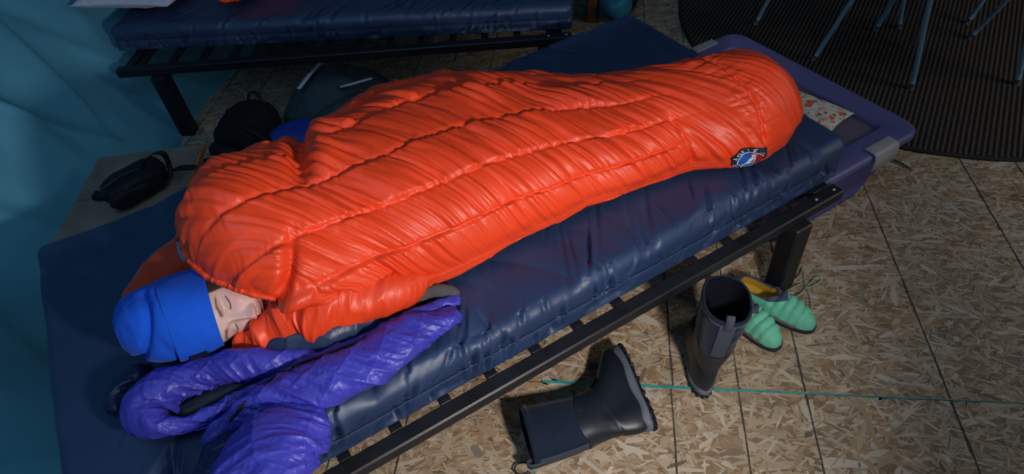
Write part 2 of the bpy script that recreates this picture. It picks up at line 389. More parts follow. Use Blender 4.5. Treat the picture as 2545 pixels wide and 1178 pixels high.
# strands, uncountable: one mesh
NF = 105000
cx = rng.uniform(-2.1, 2.35, NF); cy_ = rng.uniform(.25, 4.2, NF)
ln = rng.gamma(2.6, .0105, NF)+.010; wd = np.clip(rng.gamma(1.8, .0027, NF)+.0018, .0018, .022); an = rng.normal(0, .62, NF)
an = np.where(rng.random(NF) < .22, rng.uniform(0, np.pi, NF), an)
big = rng.random(NF) < .05; ln = np.where(big, ln*1.5+.03, ln); wd = np.where(big, wd*1.25+.003, wd)
ux = np.stack([np.cos(an), np.sin(an)], -1); uy = np.stack([-np.sin(an), np.cos(an)], -1)
loc = np.array([(-1, -.8), (-.25, -1.05), (.55, -.95), (1, -.35), (.92, .75), (.2, 1.05), (-.6, .95), (-1.05, .1)])
J = loc[None]*(1+rng.normal(0, .14, (NF, 8, 2)))
Pf = np.stack([cx, cy_], -1)[:, None]+J[..., :1]*ux[:, None]*(ln/2)[:, None, None]+J[..., 1:]*uy[:, None]*(wd/2)[:, None, None]
Z = rng.uniform(-.0011, -.0001, NF)
VF = np.concatenate([Pf, np.repeat(Z[:, None, None], 8, 1)], -1)
for yj in ROWY:                                    # strands stop at the panel joints
    s = np.sign(cy_-yj)[:, None]; VF[..., 1] = np.where(s*(VF[..., 1]-yj) < .0025, yj+s*.0025, VF[..., 1])
tone = np.clip(rng.normal(.55, .17, NF), .08, 1.1)
pal = np.array([(.35, .255, .165), (.42, .325, .22), (.48, .395, .29), (.39, .25, .135)])
ci = rng.choice(4, NF, p=[.24, .40, .24, .12]); base = 1.12*pal[ci]*(.72+.5*tone)[:, None]
lite = big & (rng.random(NF) < .4); base[lite] = np.array((.56, .48, .375)); dark = rng.random(NF) < .06; base[dark] *= .5
col = np.repeat(base[:, None], 8, 1)
fl = mesh('wood_strands', VF.reshape(-1, 3), np.arange(NF*8).reshape(NF, 8), M['flake'], floor, smooth=False, col=np.clip(col, .02, .9).reshape(-1, 3)); fl['kind'] = 'stuff'
# painted edge of the panel joint
n = 120; xx = np.linspace(-.152, 1.5, n); yy = 1.0058+fbm(xx*9, seed=4)*.001; wd = np.interp(xx, [-.152, .3, .5, 1., 1.5], [.0042, .0042, .0026, .0012, .0006])
P = np.zeros((n, 2, 3)); P[..., 0] = xx[:, None]; P[:, 0, 1] = yy-wd; P[:, 1, 1] = yy+wd; P[..., 2] = .0004
mesh('painted_joint_edge', P.reshape(-1, 3), gridF(n, 2), M['sealer'], floor)
xx = np.linspace(.2, .98, 60); yy = np.full(60, PX0)
P = np.zeros((60, 2, 3)); P[..., 1] = xx[:, None]; P[:, 0, 0] = PX0-.0012; P[:, 1, 0] = PX0+.0012; P[..., 2] = .0004
mesh('painted_joint_edge', P.reshape(-1, 3), gridF(60, 2)[:, ::-1], M['sealer'], floor)

# ---- canvas wall
ny, nz_ = 420, 260
Y, Zc = np.meshgrid(np.linspace(-.9, 4.6, ny), np.linspace(.0, 2.35, nz_), indexing='ij')
X = -1.87+.44*sstep(1.32, .55, Y)-.06*sstep(1., 3., Y)-(.60+.25*sstep(1.6, 2.3, Y))*np.minimum(Zc, .75)-.08*np.clip(Zc-.75, 0, 2)
fo = (Y+.25*Zc)*2.3+.55*vn(Y*.9, Zc*.9, seed=11)
X += .085*vn(fo, Zc*.35, seed=5)+.05*vn(fo*2.3, Zc*.8, seed=6)*sstep(0, .4, Zc)
def ridge(c, w, k_): return np.where(c > 0, gs(c, w), gs(c, w*k_))
wv = .05*vn(Y*2.2, Zc*2.2, seed=2)
for sl, c0, w_, am_, k_ in ((.55, 1.25, .05, .075, 3.), (.62, 1.72, .045, .065, 3.2), (-.35, .62, .04, .07, 2.6), (.35, .95, .035, .05, 3.), (.48, 2.25, .05, .06, 2.6), (-.5, 2.05, .04, .05, 2.5), (.4, 2.75, .05, .06, 2.5), (-.2, 1.05, .03, .045, 3.)):
    X += am_*ridge(Y-c0+sl*(Zc-.45)+wv, w_, k_)*sstep(.02, .25, Zc)*(.6+.4*vn(Zc*2.5, c0*7, seed=15))
X += .022*(1-np.abs(vn((Y+Zc*.75)*3.2+.3*vn(Y*2, Zc*2, seed=2), (Zc-Y)*.8, seed=31)))**5
X += .10*gs(Y-1.25, .35)*gs(Zc-.55, .3)
X += .05*sstep(.22, 0., Zc)+.02*vn(Y*7, Zc*3, seed=9)*sstep(.3, .05, Zc)
P = np.stack([X, Y, Zc], -1)
cw = tag(mesh('wall_left', P.reshape(-1, 3), gridF(ny, nz_)[:, ::-1], M['canvas']), 'teal canvas tent wall hanging in loose folds', 'tent wall', kind='structure')


# ---- round rug
n = 128; th = np.linspace(0, 2*np.pi, n, endpoint=False); RC = (1.513, 3.128); RR = 1.135
prof = [(0., .006), (.5, .006), (.97, .006), (.985, .0085), (.995, .0085), (1., .005), (1., .0005)]
P = np.array([[(RC[0]+RR*r*np.cos(t), RC[1]+RR*r*np.sin(t), z) for t in th] for r, z in prof])
rug = thing('round_rug', (RC[0], RC[1], 0), 'round dark brown woven rug under the folding chairs', 'rug')
mesh('weave', P[:4].reshape(-1, 3), gridF(4, n, False, True), M['rug'], rug)
mesh('border', P[3:].reshape(-1, 3), gridF(4, n, False, True), mat('rug_border', (.012, .010, .010), .8, bump=[(300, .5, .001)]), rug)

# ================================================================== COT + MATTRESS (near)
BL, BW, BT = 2.02, .96, .134; ZB = ZT-BT
def cot(name, label, B, length, width, zt, legs, slat0, nsl, step):
    """B(u,v,z)->world, u from 0 (foot) to -length, v 0..width"""
    t = thing(name, tuple(B(-length/2, width/2, 0)), label, 'cot')
    def bb(nm, lo, hi, bev=.004, par=t):
        V, F = boxV(lo, hi, bev); return mesh(nm, B(V[:, 0], V[:, 1], V[:, 2]), F, M['black_wood'], par, smooth=False)
    r1 = bb('side_rail', (-length, -.052, zt-.036), (-.033, -.012, zt-.0005)); r2 = bb('side_rail', (-length, width+.012, zt-.036), (-.033, width+.052, zt-.0005))
    bb('cross_rail', (-.105, -.012, zt-.036), (-.07, width+.012, zt-.004)); bb('cross_rail', (-length+.02, -.012, zt-.036), (-length+.055, width+.012, zt-.004))
    for u in legs:
        for v0 in (-.074, width+.014):
            bb('leg', (u-.03, v0, 0), (u+.032, v0+.06, zt-.036), .005)
    for k in range(nsl):
        bb('slat', (slat0-step*k-.014, -.0125, zt-.018), (slat0-step*k+.014, width+.0125, zt-.003), .002)
    for par, vv in ((r1, -.032), (r2, width+.032)):
        for u in (-.055, -.125):
            th = np.linspace(0, 2*np.pi, 14, endpoint=False)
            P = np.array([B(u+.0055*r*np.cos(th), vv+.0055*r*np.sin(th), np.full(14, z)) for r, z in ((1., zt-.002), (1., zt+.001), (.6, zt+.003), (.05, zt+.0032))])
            mesh('bolt', P.reshape(-1, 3), gridF(4, 14, False, True), M['steel'], par)
    return t
cot('cot_frame', 'black slatted wooden cot frame under the sleeper\'s navy mattress', W, BL, BW, ZB, (-.20, -1.80), -.06, 16, .1225)

def mattress(name, label, B, length, width, zt, th, seed, mt, res=.006, wr=1.0):
    o = None; parts = []; cg = np.random.default_rng(seed)
    creases = []
    for _ in range(int(125*wr)):
        kind = cg.random(); cu = cg.uniform(-length/2+.05, length/2-.05)
        if kind < .5: creases.append((cu, cg.uniform(.055, .12), cg.uniform(.018, .036), cg.uniform(.003, .0065), cg.uniform(.010, .020), cg.normal(-.25, .35)))
        elif kind < .85: creases.append((cu, cg.uniform(-.10, .03), cg.uniform(.03, .07), cg.uniform(.003, .006), cg.uniform(.005, .011), cg.normal(-.55, .25)))
        else: creases.append((cu, cg.uniform(-.35, -.1), cg.uniform(.06, .14), cg.uniform(.004, .008), cg.uniform(.002, .004), cg.normal(-.7, .3)))
    half = np.array([length/2, width/2, th/2])
    nx, ny_, nz2 = int(length/res), int(width/(res*1.3)), max(14, int(th/.006))
    for P, Nn, pos in rbox(nx, ny_, nz2, half, .03):
        u, v, z = P[..., 0], P[..., 1], P[..., 2]
        side = np.abs(Nn[..., 1]); top = np.clip(Nn[..., 2], 0, 1); endf = np.abs(Nn[..., 0])
        d = .004*fbm(u*3, v*3, z*3, seed)*(top+.3)
        # taut diagonal pulls across the top, gathered flutes down the side
        d = d+wr*.0075*top*np.abs(vn((u+v*.55)*9+1.2*vn(u*2, v*2, seed=seed+4), (v-u*.3)*1.6, seed=seed+3))
        near_edge = gs(np.abs(v)-half[1], .14)
        d = d-wr*.014*top*near_edge*np.clip(1-3.2*np.abs(vn((u+.45*np.abs(v))*11+.6*vn(u*5, v*4, seed=seed+9), v*3, seed=seed+5)), 0, 1)*sstep(-.35, .1, vn(u*2.1, seed=seed+22))
        low = sstep(.2, -.9, z/half[2])
        d = d-wr*.015*side*low*np.clip(1-2.6*np.abs(vn((u-z*.5)*17+.9*vn(u*6, z*6, seed=seed+2), z*5, seed=seed+6)), 0, 1)
        pc_ = np.where(v < 0, half[1]+half[2]-z, -half[1]-half[2]+z)*(side > .5)+np.where(side > .5, 0, -v)      # metres round the section, near side +
        pc_ = pc_-half[1]
        for cu, cpc, cl, cwd, cdp, csl in creases:
            m_ = np.abs(u-cu) < .12
            if not m_.any(): continue
            du_ = u[m_]-cu-csl*(pc_[m_]-cpc); q_ = (pc_[m_]-cpc)/cl
            dd_ = np.zeros_like(u); dd_[m_] = -cdp*gs(du_, cwd*np.clip(1.2-q_**2*.5, .3, 1.2))*gs(q_, 1.)+cdp*.45*gs(du_-cwd*2.2, cwd*1.6)*gs(q_, 1.)
            d = d+dd_*(top+side > .2)
        d = d+.004*side*gs(z/half[2]-.55, .35)-.005*(side+endf)*gs(z-(-.008), .006)
        d = d+.004*endf*vn(v*8, z*10, seed=seed+7)
        d = d*sstep(-1.0, -.75, z/half[2]+top*2)
        P = P+Nn*d[..., None]
        f = gridF(*P.shape[:2]); parts.append((P.reshape(-1, 3), f if pos else f[:, ::-1]))
    V, F = joinM(parts); V = V+np.array([-length/2, width/2, zt-th/2])
    root = thing(name, tuple(B(-length/2, width/2, zt-th)), label, 'mattress')
    mesh('cover', B(V[:, 0], V[:, 1], V[:, 2]), F, mt, root)
    zs = zt-th/2-.008
    L2, W2, r = length/2+.001, width/2+.001, .03
    ang = []
    for cxy, a0 in (((L2-r, W2-r), 0), ((-L2+r, W2-r), 90), ((-L2+r, -W2+r), 180), ((L2-r, -W2+r), 270)):
        for a in np.linspace(a0, a0+90, 7): ang.append((cxy[0]+r*math.cos(math.radians(a)), cxy[1]+r*math.sin(math.radians(a))))
    ang.append(ang[0]); ang = np.array(ang); dd = np.r_[0, np.cumsum(np.linalg.norm(np.diff(ang, axis=0), axis=1))]
    x = np.linspace(0, dd[-1], 500); pu, pv = np.interp(x, dd, ang[:, 0]), np.interp(x, dd, ang[:, 1])
    ring = []
    for k in range(500):
        pass
    wv = zs+.0015*vn(x*9, seed=seed+40)
    nrm = np.stack([pu/np.abs(L2)*0, pv*0], -1)
    T = np.stack([np.gradient(pu), np.gradient(pv)], -1); T /= np.linalg.norm(T, axis=1, keepdims=True); Nn = np.stack([T[:, 1], -T[:, 0]], -1)
    q = np.linspace(0, 2*np.pi, 6, endpoint=False); rr = .0010
    U3 = pu[:, None]+Nn[:, :1]*rr*np.cos(q); V3 = pv[:, None]+Nn[:, 1:]*rr*np.cos(q); Z3 = wv[:, None]+rr*np.sin(q)[None]
    P = B(U3-length/2, V3+width/2, Z3); mesh('seam', P.reshape(-1, 3), gridF(500, 6, False, True)[:, ::-1], M['seam'], root)
    return root
mattress('foam_mattress', 'long navy vinyl mattress the sleeper lies on', W, BL, BW, ZT, BT, 50, M['navy'], .0042)

# ================================================================== SLEEPING BAG
us = np.array([-.095, -.14, -.2, -.28, -.36, -.45, -.55, -.65, -.75, -.85, -.95, -1.05, -1.15, -1.25, -1.35, -1.45, -1.55, -1.62, -1.70])[::-1]
vns = np.array([.085, .074, .056, .05, .072, .132, .147, .156, .174, .167, .175, .165, .166, .187, .197, .205, .235, .26, .28])[::-1]
vfs = np.array([.40, .365, .36, .393, .443, .510, .592, .720, .797, .838, .840, .830, .780, .722, .705, .685, .635, .58, .52])[::-1]
hs = np.array([.17, .21, .235, .235, .215, .19, .175, .175, .19, .215, .24, .255, .265, .265, .275, .30, .315, .31, .29])[::-1]
def smooth(y, k=3):
    return y
ns, nt_ = 780, 420
s = np.linspace(0, 1, ns); t = np.linspace(0, 2*np.pi, nt_, endpoint=False)
tp = t/np.pi
uh = np.interp(tp, [0, .15, .3, .5, .7, .9, 1.0, 1.2, 1.5, 1.8, 2.0], [-1.45, -1.50, -1.575, -1.625, -1.635, -1.595, -1.57, -1.55, -1.52, -1.46, -1.45])
uf = np.full(nt_, -.092)
for _ in range(8): uh = (np.roll(uh, 1)+uh*2+np.roll(uh, -1))/4
U = uf[None]+(uh-uf)[None]*s[:, None]
def ipS(xs, ys, x):                    # smooth interpolation on a fine grid
    g = np.linspace(xs[0], xs[-1], 400); y = np.interp(g, xs, ys); k = np.hanning(25); k /= k.sum(); y = np.convolve(np.pad(y, 12, 'edge'), k, 'valid'); return np.interp(x, g, y)
VN, VFr, HH = ipS(us, vns, U), ipS(us, vfs, U), ipS(us, hs, U)
EDG = .05
fc = np.clip((U-uf[None])/-.13, 0, 1); fcap = (1-(1-fc)**2.3)**(1/2.3); fcap = .30+.70*fcap
fcap = np.where(s[:, None] < .012, fcap*np.clip(s[:, None]/.012, 0, 1)**.5, fcap)
hc = np.clip((U-uh[None])/.17, 0, 1); hcap = .42+.58*np.sqrt(np.clip(1-(1-hc)**2, 0, 1))
kk = fcap*hcap
ct, st = np.cos(t)[None], np.sin(t)[None]
am = (VFr-VN)/2; cm = (VFr+VN)/2
v = cm-am*np.sign(ct)*np.abs(ct)**.85*(.55+.45*kk)
zc = ZT+EDG+.25*(1-hcap)*(HH-EDG)+.10*(1-fcap)*HH
zz = zc+np.where(st > 0, (HH-EDG)*np.abs(st)**.9, -EDG*np.abs(st)**.6)*np.where(st > 0, kk*(1-.25*(1-hcap)), 1)
zz = np.maximum(zz, ZT-.004)
P0 = W(U, v, zz)
# arc coordinates
a_ = (uf[None]-U); seg = np.linalg.norm(np.diff(P0, axis=1), axis=-1); b_ = np.concatenate([np.zeros((ns, 1)), np.cumsum(seg, 1)], 1)
seams = np.array([-.35, -.03, .145, .285, .425, .545, .67, .80, .93, 1.08])*np.pi
tt = np.where(t > 1.5*np.pi, t-2*np.pi, t)
k = np.clip(np.searchsorted(seams, tt, side='right')-1, 0, len(seams)-2)
fr = np.clip((tt-seams[k])/(seams[k+1]-seams[k]), 0, 1)
jit = .02*vn(a_*5, seams[k][None]*3, seed=77)
fr2 = np.clip(fr[None]+jit*0, 0, 1)
puff = (4*fr2*(1-fr2))**.8
body = sstep(.36, .46, a_)*sstep(-1.66, -1.55, -a_)
body = .12+.88*sstep(.30, .50, a_)
up = sstep(1.02, .96, tp)*1.0; up = np.where(tp > 1.9, .6, up); up = np.maximum(up, .15)[None]
D = .0060*puff*body*up
Wcell = np.minimum(fr2, 1-fr2)*(seams[k+1]-seams[k])[None]*am          # metres to the seam
bn = -(b_-b_[:, nt_//4][:, None])                                          # + toward the near side
sk = .55*sstep(.75, 1.45, a_)+.65
warp = .018*fbm(a_*5, b_*5, seed=90)
pa = a_+sk*bn*.8+warp
kb = k[None]*3.7
def wrinkle(off):
    def billow(f, g, seed): return np.abs(vn(pa*f, b_*g+off, seed=seed))
    mod = .55+.45*vn(a_*4, b_*6+off*1.3, seed=60)
    wr = .0110*billow(14, 2.2, 61)+.0125*billow(31, 3.0, 62)*(.35+mod)+.0060*billow(58, 4.5, 63)
    return wr*(.45+.75*mod)
bdw = sstep(.36, .50, a_)
wr = 1.08*(wrinkle(kb)*(1-.45*gs(Wcell, .004))*bdw+wrinkle(0)*(1-bdw))
edgefade = (.35+.65*sstep(.0, .06, tp)*sstep(.97, .86, tp))[None]
wr = wr*np.where(tp > 1.5, .35, edgefade)
gath = bdw*gs(Wcell, .022)*.0040*np.abs(vn(a_*70-bn*14, k[None]*7.3+np.sign(fr2-.5), seed=64))
D = D+(wr+gath-.003)*up*sstep(.0, .03, a_)-.0018*gs(Wcell, .004)*up*body
D = D+.010*fbm(a_*4.5, b_*4.5, seed=70, o=2)*up
# transverse seams of the foot box
f1 = .365+.03*np.sin(tp*np.pi)[None]; lim = sstep(.34, .26, tp)[None]*1.0
D = D-.010*gs(a_-f1, .007)*lim-.006*gs(a_-f1, .03)*lim
f2 = .205+.0*tp[None]; D = D-.009*gs(a_-f2, .006)*up+.006*gs(a_-f2-.03, .02)*up*np.abs(vn(b_*55, seed=3))
D = D+gs(a_-.20, .035)*.0045*np.abs(vn(b_*70, a_*9, seed=12))*up
# waist pinch on the far side, big lengthwise fold near the shoulder
pin = gs((a_-1.225)-.22*(.62-tp[None]), .022)*sstep(.40, .52, tp)[None]*sstep(.98, .9, tp)[None]
D = D-.034*pin+.016*gs((a_-1.165)-.22*(.62-tp[None]), .035)*sstep(.42, .5, tp)[None]*sstep(.95, .85, tp)[None]
# crease above the chin where the collar folds under
cre = gs((a_-1.40)+.35*(tp[None]-.12), .014)*sstep(.34, .22, tp)[None]*sstep(-.02, .04, tp)[None]
D = D-.026*cre
# rim gather
rim = a_-(uf-uh)[None]
D = D+gs(rim, .05)*(.004*np.abs(vn(b_*60, rim*6, seed=14)))
Nb = normals(P0, True)
if (Nb[ns//2, nt_//4]@np.array([0, 0, 1])) < 0: Nb = -Nb; flip = True
else: flip = False
P = P0+Nb*D[..., None]; P[..., 2] = np.maximum(P[..., 2], ZT-.003)
# draw the head end of the shell out to the hem that lies over the cheek
hpx = [(706, 744, .585), (676, 741, .622), (640, 735, .636), (600, 722, .646), (560, 706, .653), (520, 689, .660), (480, 655, .670), (456, 610, .683), (450, 560, .70)]
hpt = [.085, .14, .20, .26, .32, .38, .46, .54, .64]
hemW = np.array([at(*q) for q in hpx]); hemT = np.stack([np.interp(tp, hpt, hemW[:, i]) for i in range(3)], -1)
wt_ = sstep(.04, .085, tp)*sstep(.80, .62, tp)
wr_ = sstep(-.22, .0, rim)*wt_[None]
P = P+wr_[..., None]*(hemT-P[-1])[None]
# roll the rim inwards and close it off inside
cen = P[-1].mean(0); rows = [P]
for q, (kin, du) in enumerate(((.97, -.012), (.92, -.014), (.86, -.004), (.80, .02), (.6, .10), (.2, .16), (.02, .18))):
    r_ = cen+(P[-1]-cen)*kin; r_ = r_+np.array([BU[0], BU[1], 0])*du; rows.append(r_[None])
P = np.concatenate(rows, 0); nsx = P.shape[0]
fabA = np.concatenate([a_]+[a_[-1:]+.01*i for i in range(1, 8)], 0); fabB = np.concatenate([b_]+[b_[-1:]]*7, 0); fabP = np.concatenate([a_+sk*bn*.8]+[(a_+sk*bn*.8)[-1:]]*7, 0)
bag = thing('sleeping_bag', tuple(W(-.85, .45, ZT)), 'puffy orange quilted sleeping bag spread over the sleeper', 'sleeping bag')
F = gridF(nsx, nt_, False, True)
if not flip: pass
else: F = F[:, ::-1]
shell = mesh('quilted_shell', P.reshape(-1, 3), F, M['orange'], bag, uv=np.stack([fabP, fabB], -1))
BAGP, BAGA, BAGB = P, a_, b_
# pale lining edge at the far side of the opening
lnp = np.array([at(*q) for q in ((486, 480, .655), (466, 510, .655), (452, 545, .655), (446, 585, .65), (449, 620, .64), (462, 650, .63))])
tubeobj('lining_edge', np.c_[lnp, np.full(6, .007)], M['lining'], bag, n=70, m=10, cap0=.01, cap1=.01)
# gathered hem round the face
rp = hemW
tubeobj('hem', np.c_[rp, [.006, .007, .008, .008, .008, .008, .009, .008, .006]], M['orange'], bag, n=260, m=14, cap0=.02, cap1=.02, disp=lambda a, b: .0035*np.abs(vn(a*70, b*8, seed=5)))
# collar of the hood folded under the chin
def crinkle(amp, f1=30, f2=12, seed=1):
    return lambda a, b: amp*(np.abs(vn(a*f1+b*f2*.6, b*f2, seed=seed))+.5*np.abs(vn(a*f1*2.1, b*f2*1.5, seed=seed+3)))+amp*1.2*vn(a*f1*.35, b*9, seed=seed+6)
cpx = [(1090, 690, .045, 40, .045), (1000, 722, .055, 60, .060), (910, 742, .065, 74, .072), (820, 762, .072, 86, .080), (745, 782, .070, 86, .078), (702, 812, .055, 60, .057), (656, 839, .043, 37, .042), (618, 852, .036, 31, .034), (580, 864, .028, 20, .024)]
cp_ = np.array([list(at(a, b, ZT+c))+[d/1165., e] for a, b, c, d, e in cpx])
tubeobj('hood_collar', cp_, M['orange'], bag, n=320, m=130, cap0=.10, cap1=.03, floor=ZT, disp=lambda a, b: .012*np.abs(vn(a*15-b*11, b*5, seed=31))+.007*np.abs(vn(a*38-b*14, b*9, seed=32))+.003*np.abs(vn(a*80-b*20, b*16, seed=34))+.008*vn(a*7, b*7, seed=33)-.012*gs(a-.40, .012))
# round stitched emblem on the near side of the foot box
EN = normals(P, True); EN = -EN if flip else EN
dpx = (P-np.array([0, 0, CH]))@CAMR.T; sx_ = 1272.5+FPX*dpx[..., 0]/dpx[..., 2]; sy_ = 589+FPX*dpx[..., 1]/dpx[..., 2]
msk = (tp[None] < .25)+0*sx_; ei, ej = np.unravel_index(np.argmin((sx_-1864)**2+(sy_-394)**2+1e7*(msk < .5)), sx_.shape)
er, ec = (P[ei+8, ej]-P[ei-8, ej])/16, (P[ei, (ej+5) % nt_]-P[ei, (ej-5) % nt_])/10
eu = -er/np.linalg.norm(er); ev = ec-eu*(ec@eu); ev /= np.linalg.norm(ev)
Ginv = np.linalg.inv(np.array([[er@eu, ec@eu], [er@ev, ec@ev]]))
Psm = P.copy()
for _ in range(6): Psm[1:-1] = (Psm[:-2]+2*Psm[1:-1]+Psm[2:])/4; Psm = (np.roll(Psm, 1, 1)+2*Psm+np.roll(Psm, -1, 1))/4
def onbag(xy, off):
    xy = np.asarray(xy, float); ij = xy@Ginv.T; fi = np.clip(ei+ij[..., 0], 0, nsx-2); fj = (ej+ij[..., 1]) % nt_
    i0 = np.floor(fi).astype(int); j0 = np.floor(fj).astype(int); a1 = (fi-i0)[..., None]; b1 = (fj-j0)[..., None]; j1 = (j0+1) % nt_; j0 = j0 % nt_
    def bl(Q): return Q[i0, j0]*(1-a1)*(1-b1)+Q[i0+1, j0]*a1*(1-b1)+Q[i0, j1]*(1-a1)*b1+Q[i0+1, j1]*a1*b1
    nn = bl(EN); nn /= np.linalg.norm(nn, axis=-1, keepdims=True); return bl(Psm)+nn*(off+.0058)
def ring2(r0, r1, off, nm, mt, par, n=48, m_=6, a0=0, a1=2*np.pi):
    th = np.linspace(a0, a1, n); rr = np.linspace(r0, r1, m_)
    xy = np.stack([rr[:, None]*np.cos(th), rr[:, None]*np.sin(th)], -1); return mesh(nm, onbag(xy, off).reshape(-1, 3), gridF(m_, n), mt, par)
PR = .046
mw_, mn_, mb_, mr_ = mat('emblem_white', (.72, .76, .82), .7), mat('emblem_navy', (.008, .02, .05), .7), mat('emblem_blue', (.01, .10, .48), .7), mat('emblem_red', (.42, .008, .02), .7)
emb = ring2(.0005, PR, 0., 'emblem', mn_, bag, m_=10)
ring2(PR*.66, PR*.71, .0004, 'emblem_ring', mw_, emb, m_=3)
ring2(.0005, PR*.66, .0004, 'emblem_field', mb_, emb, m_=8)
yy_ = np.linspace(-.63, .63, 26)*PR; xo = np.sqrt(np.maximum((PR*.655)**2-yy_**2, 0)); xi = np.minimum(.10*PR+.12*PR*np.sin(yy_/PR*3.+.6)-.45*yy_, xo*.98); xi = np.maximum(xi, -xo)
fr_ = np.linspace(0, 1, 8)[:, None]; xy = np.stack([xi*(1-fr_)+xo*fr_, np.broadcast_to(yy_, (8, 26))], -1); mesh('emblem_slope', onbag(xy, .0007).reshape(-1, 3), gridF(8, 26)[:, ::-1], mr_, emb)
def blob(cx_, cy2, rx, ry, rot, nm, mt, off, w1=.25, sd=1):
    th = np.linspace(0, 2*np.pi, 32, endpoint=False); r_ = 1+w1*np.sin(2*th+sd)+.5*w1*np.sin(3*th+2*sd); x1, y1 = rx*r_*np.cos(th), ry*r_*np.sin(th)
    xx_, yy2 = cx_+x1*math.cos(rot)-y1*math.sin(rot), cy2+x1*math.sin(rot)+y1*math.cos(rot); rr = np.linspace(.02, 1, 5)[:, None]
    xy = np.stack([cx_+(xx_-cx_)*rr, cy2+(yy2-cy2)*rr], -1)*PR; mesh(nm, onbag(xy, off).reshape(-1, 3), gridF(5, 32, False, True), mt, emb)
blob(.05, .05, .15, .36, -.35, 'emblem_figure', mw_, .0010); blob(.12, .45, .10, .16, -.2, 'emblem_figure', mw_, .0010); blob(-.22, -.22, .22, .14, .5, 'emblem_figure', mw_, .0010)
blob(-.24, -.24, .06, .04, .5, 'emblem_figure', mb_, .0013); blob(.10, -.02, .03, .13, -.3, 'emblem_figure', mn_, .0013)
def letter(chx, size):
    cu = bpy.data.curves.new('letter', 'FONT'); cu.body = chx; cu.size = size; cu.align_x = 'CENTER'; cu.offset = .02*size; cu.resolution_u = 3
    ob_ = bpy.data.objects.new('letter', cu); COL.objects.link(ob_); bpy.context.view_layer.update(); dg = bpy.context.evaluated_depsgraph_get()
    me = bpy.data.meshes.new_from_object(ob_.evaluated_get(dg)); V_ = np.array([v_.co[:2] for v_ in me.vertices]); F_ = [tuple(p_.vertices) for p_ in me.polygons]
    bpy.data.objects.remove(ob_); bpy.data.curves.remove(cu); bpy.data.meshes.remove(me); return V_, F_
for txt, aS, aE, szz in (('BIG AGNES', 242, 82, .27), ('TM', 62, 50, .11), ('-', 35, 35, .15)):
    for i_, chx in enumerate(txt):
        if chx == ' ': continue
        an_ = math.radians(aS+(aE-aS)*(i_/max(1, len(txt)-1))); V_, F_ = letter(chx, PR*szz)
        rad_ = PR*.755+V_[:, 1]; tang = V_[:, 0]
        th = an_-tang/(PR*.84); xy = np.stack([rad_*np.cos(th), rad_*np.sin(th)], -1)
        mesh('emblem_letter', onbag(xy, .0008), F_, mw_, emb, smooth=False)
# small grey cord tab near the foot
tb = at(1592, 181, ZT+.185); tubeobj('cord_tab', [(*(tb+np.array([-.016, -.004, -.004])), .0035, .002), (*(tb+np.array([0, 0, .003])), .0045, .002), (*(tb+np.array([.02, .004, .004])), .003, .002)], M['latch'], bag, n=10, m=8)

# ================================================================== PERSON
def camv(r, d, f): 
    a = CAMR.T @ np.array([r, d, f]); return a/np.linalg.norm(a)
cz = camv(-.79, .323, -.521)                       # chin -> crown
fy = camv(.609, .319, -.726); fy = fy-cz*(fy@cz); fy /= np.linalg.norm(fy)
hx = np.cross(fy, cz)
EYE_L = np.array([0, .086, .112]); EYE_W = np.array([-.7582, .7620, .5796])
def H2W(p):
    p = np.asarray(p, float)-EYE_L
    return EYE_W+p[..., :1]*hx+p[..., 1:2]*fy+p[..., 2:]*cz
zl = np.array([-.06, -.03, 0, .006, .012, .022, .034, .042, .050, .060, .070, .085, .100, .112, .124, .136, .150, .17, .19, .205, .217, .223, .2255])
yf = np.array([.01, .02, .052, .070, .079, .0835, .0800, .0800, .0845, .0860, .0865, .0865, .0855, .0850, .0900, .0945, .0955, .091, .080, .064, .040, .018, .001])
yb = np.array([.075, .075, .062, .058, .056, .056, .06, .064, .07, .077, .084, .091, .096, .099, .101, .102, .102, .098, .086, .068, .042, .018, .001])
wl = np.array([.050, .05, .038, .041, .0435, .0475, .0535, .0565, .0595, .0625, .065, .0675, .0690, .0700, .0710, .0725, .0735, .072, .065, .053, .034, .016, .001])
nz3, nph = 300, 300
zr = np.r_[np.linspace(-.06, 0, 16)[:-1], np.linspace(0, .15, 225)[:-1], np.linspace(.15, .2255, nz3-15-224)]
ph = np.linspace(-np.pi, np.pi, nph, endpoint=False); ph = ph-.35*np.sin(2*ph)*.0
def ipl(x, xp, fp):
    g = np.linspace(xp[0], xp[-1], 500); y = np.interp(g, xp, fp); kx = np.hanning(15); kx /= kx.sum(); y = np.convolve(np.pad(y, 7, 'edge'), kx, 'valid'); return np.interp(x, g, y)
YF, YB, WL = ipl(zr, zl, yf)[:, None], ipl(zr, zl, yb)[:, None], ipl(zr, zl, wl)[:, None]
sn, cs = np.sin(ph)[None], np.cos(ph)[None]
x = WL*np.sign(sn)*np.abs(sn)**.92; y = np.where(cs > 0, YF*np.abs(cs)**.80, -YB*np.abs(cs)**.95); z = zr[:, None]+0*x
ax_ = np.abs(x); front = sstep(0., .03, y)
d = 0*x
# sockets, lids, brow, cheek
d -= .0095*gs(ax_-.031, .017)*gs(z-.113, .011)
d -= .004*gs(ax_-.014, .008)*gs(z-.110, .010)
d += .0085*gs(ax_-.032, .0125)*gs(z-.1105, .0075)
d -= .0022*gs(ax_-.032, .015)*gs(z-.1215, .0028)
d -= .0016*gs(ax_-.032, .015)*gs(z-(.1045+14*(ax_-.032)**2), .0016)
d += .0030*gs(ax_-.034, .02)*gs(z-.131, .007)
d += .0055*gs(ax_-.040, .018)*gs(z-.083, .018)
d -= .0035*gs(ax_-.047, .016)*gs(z-.052, .02)
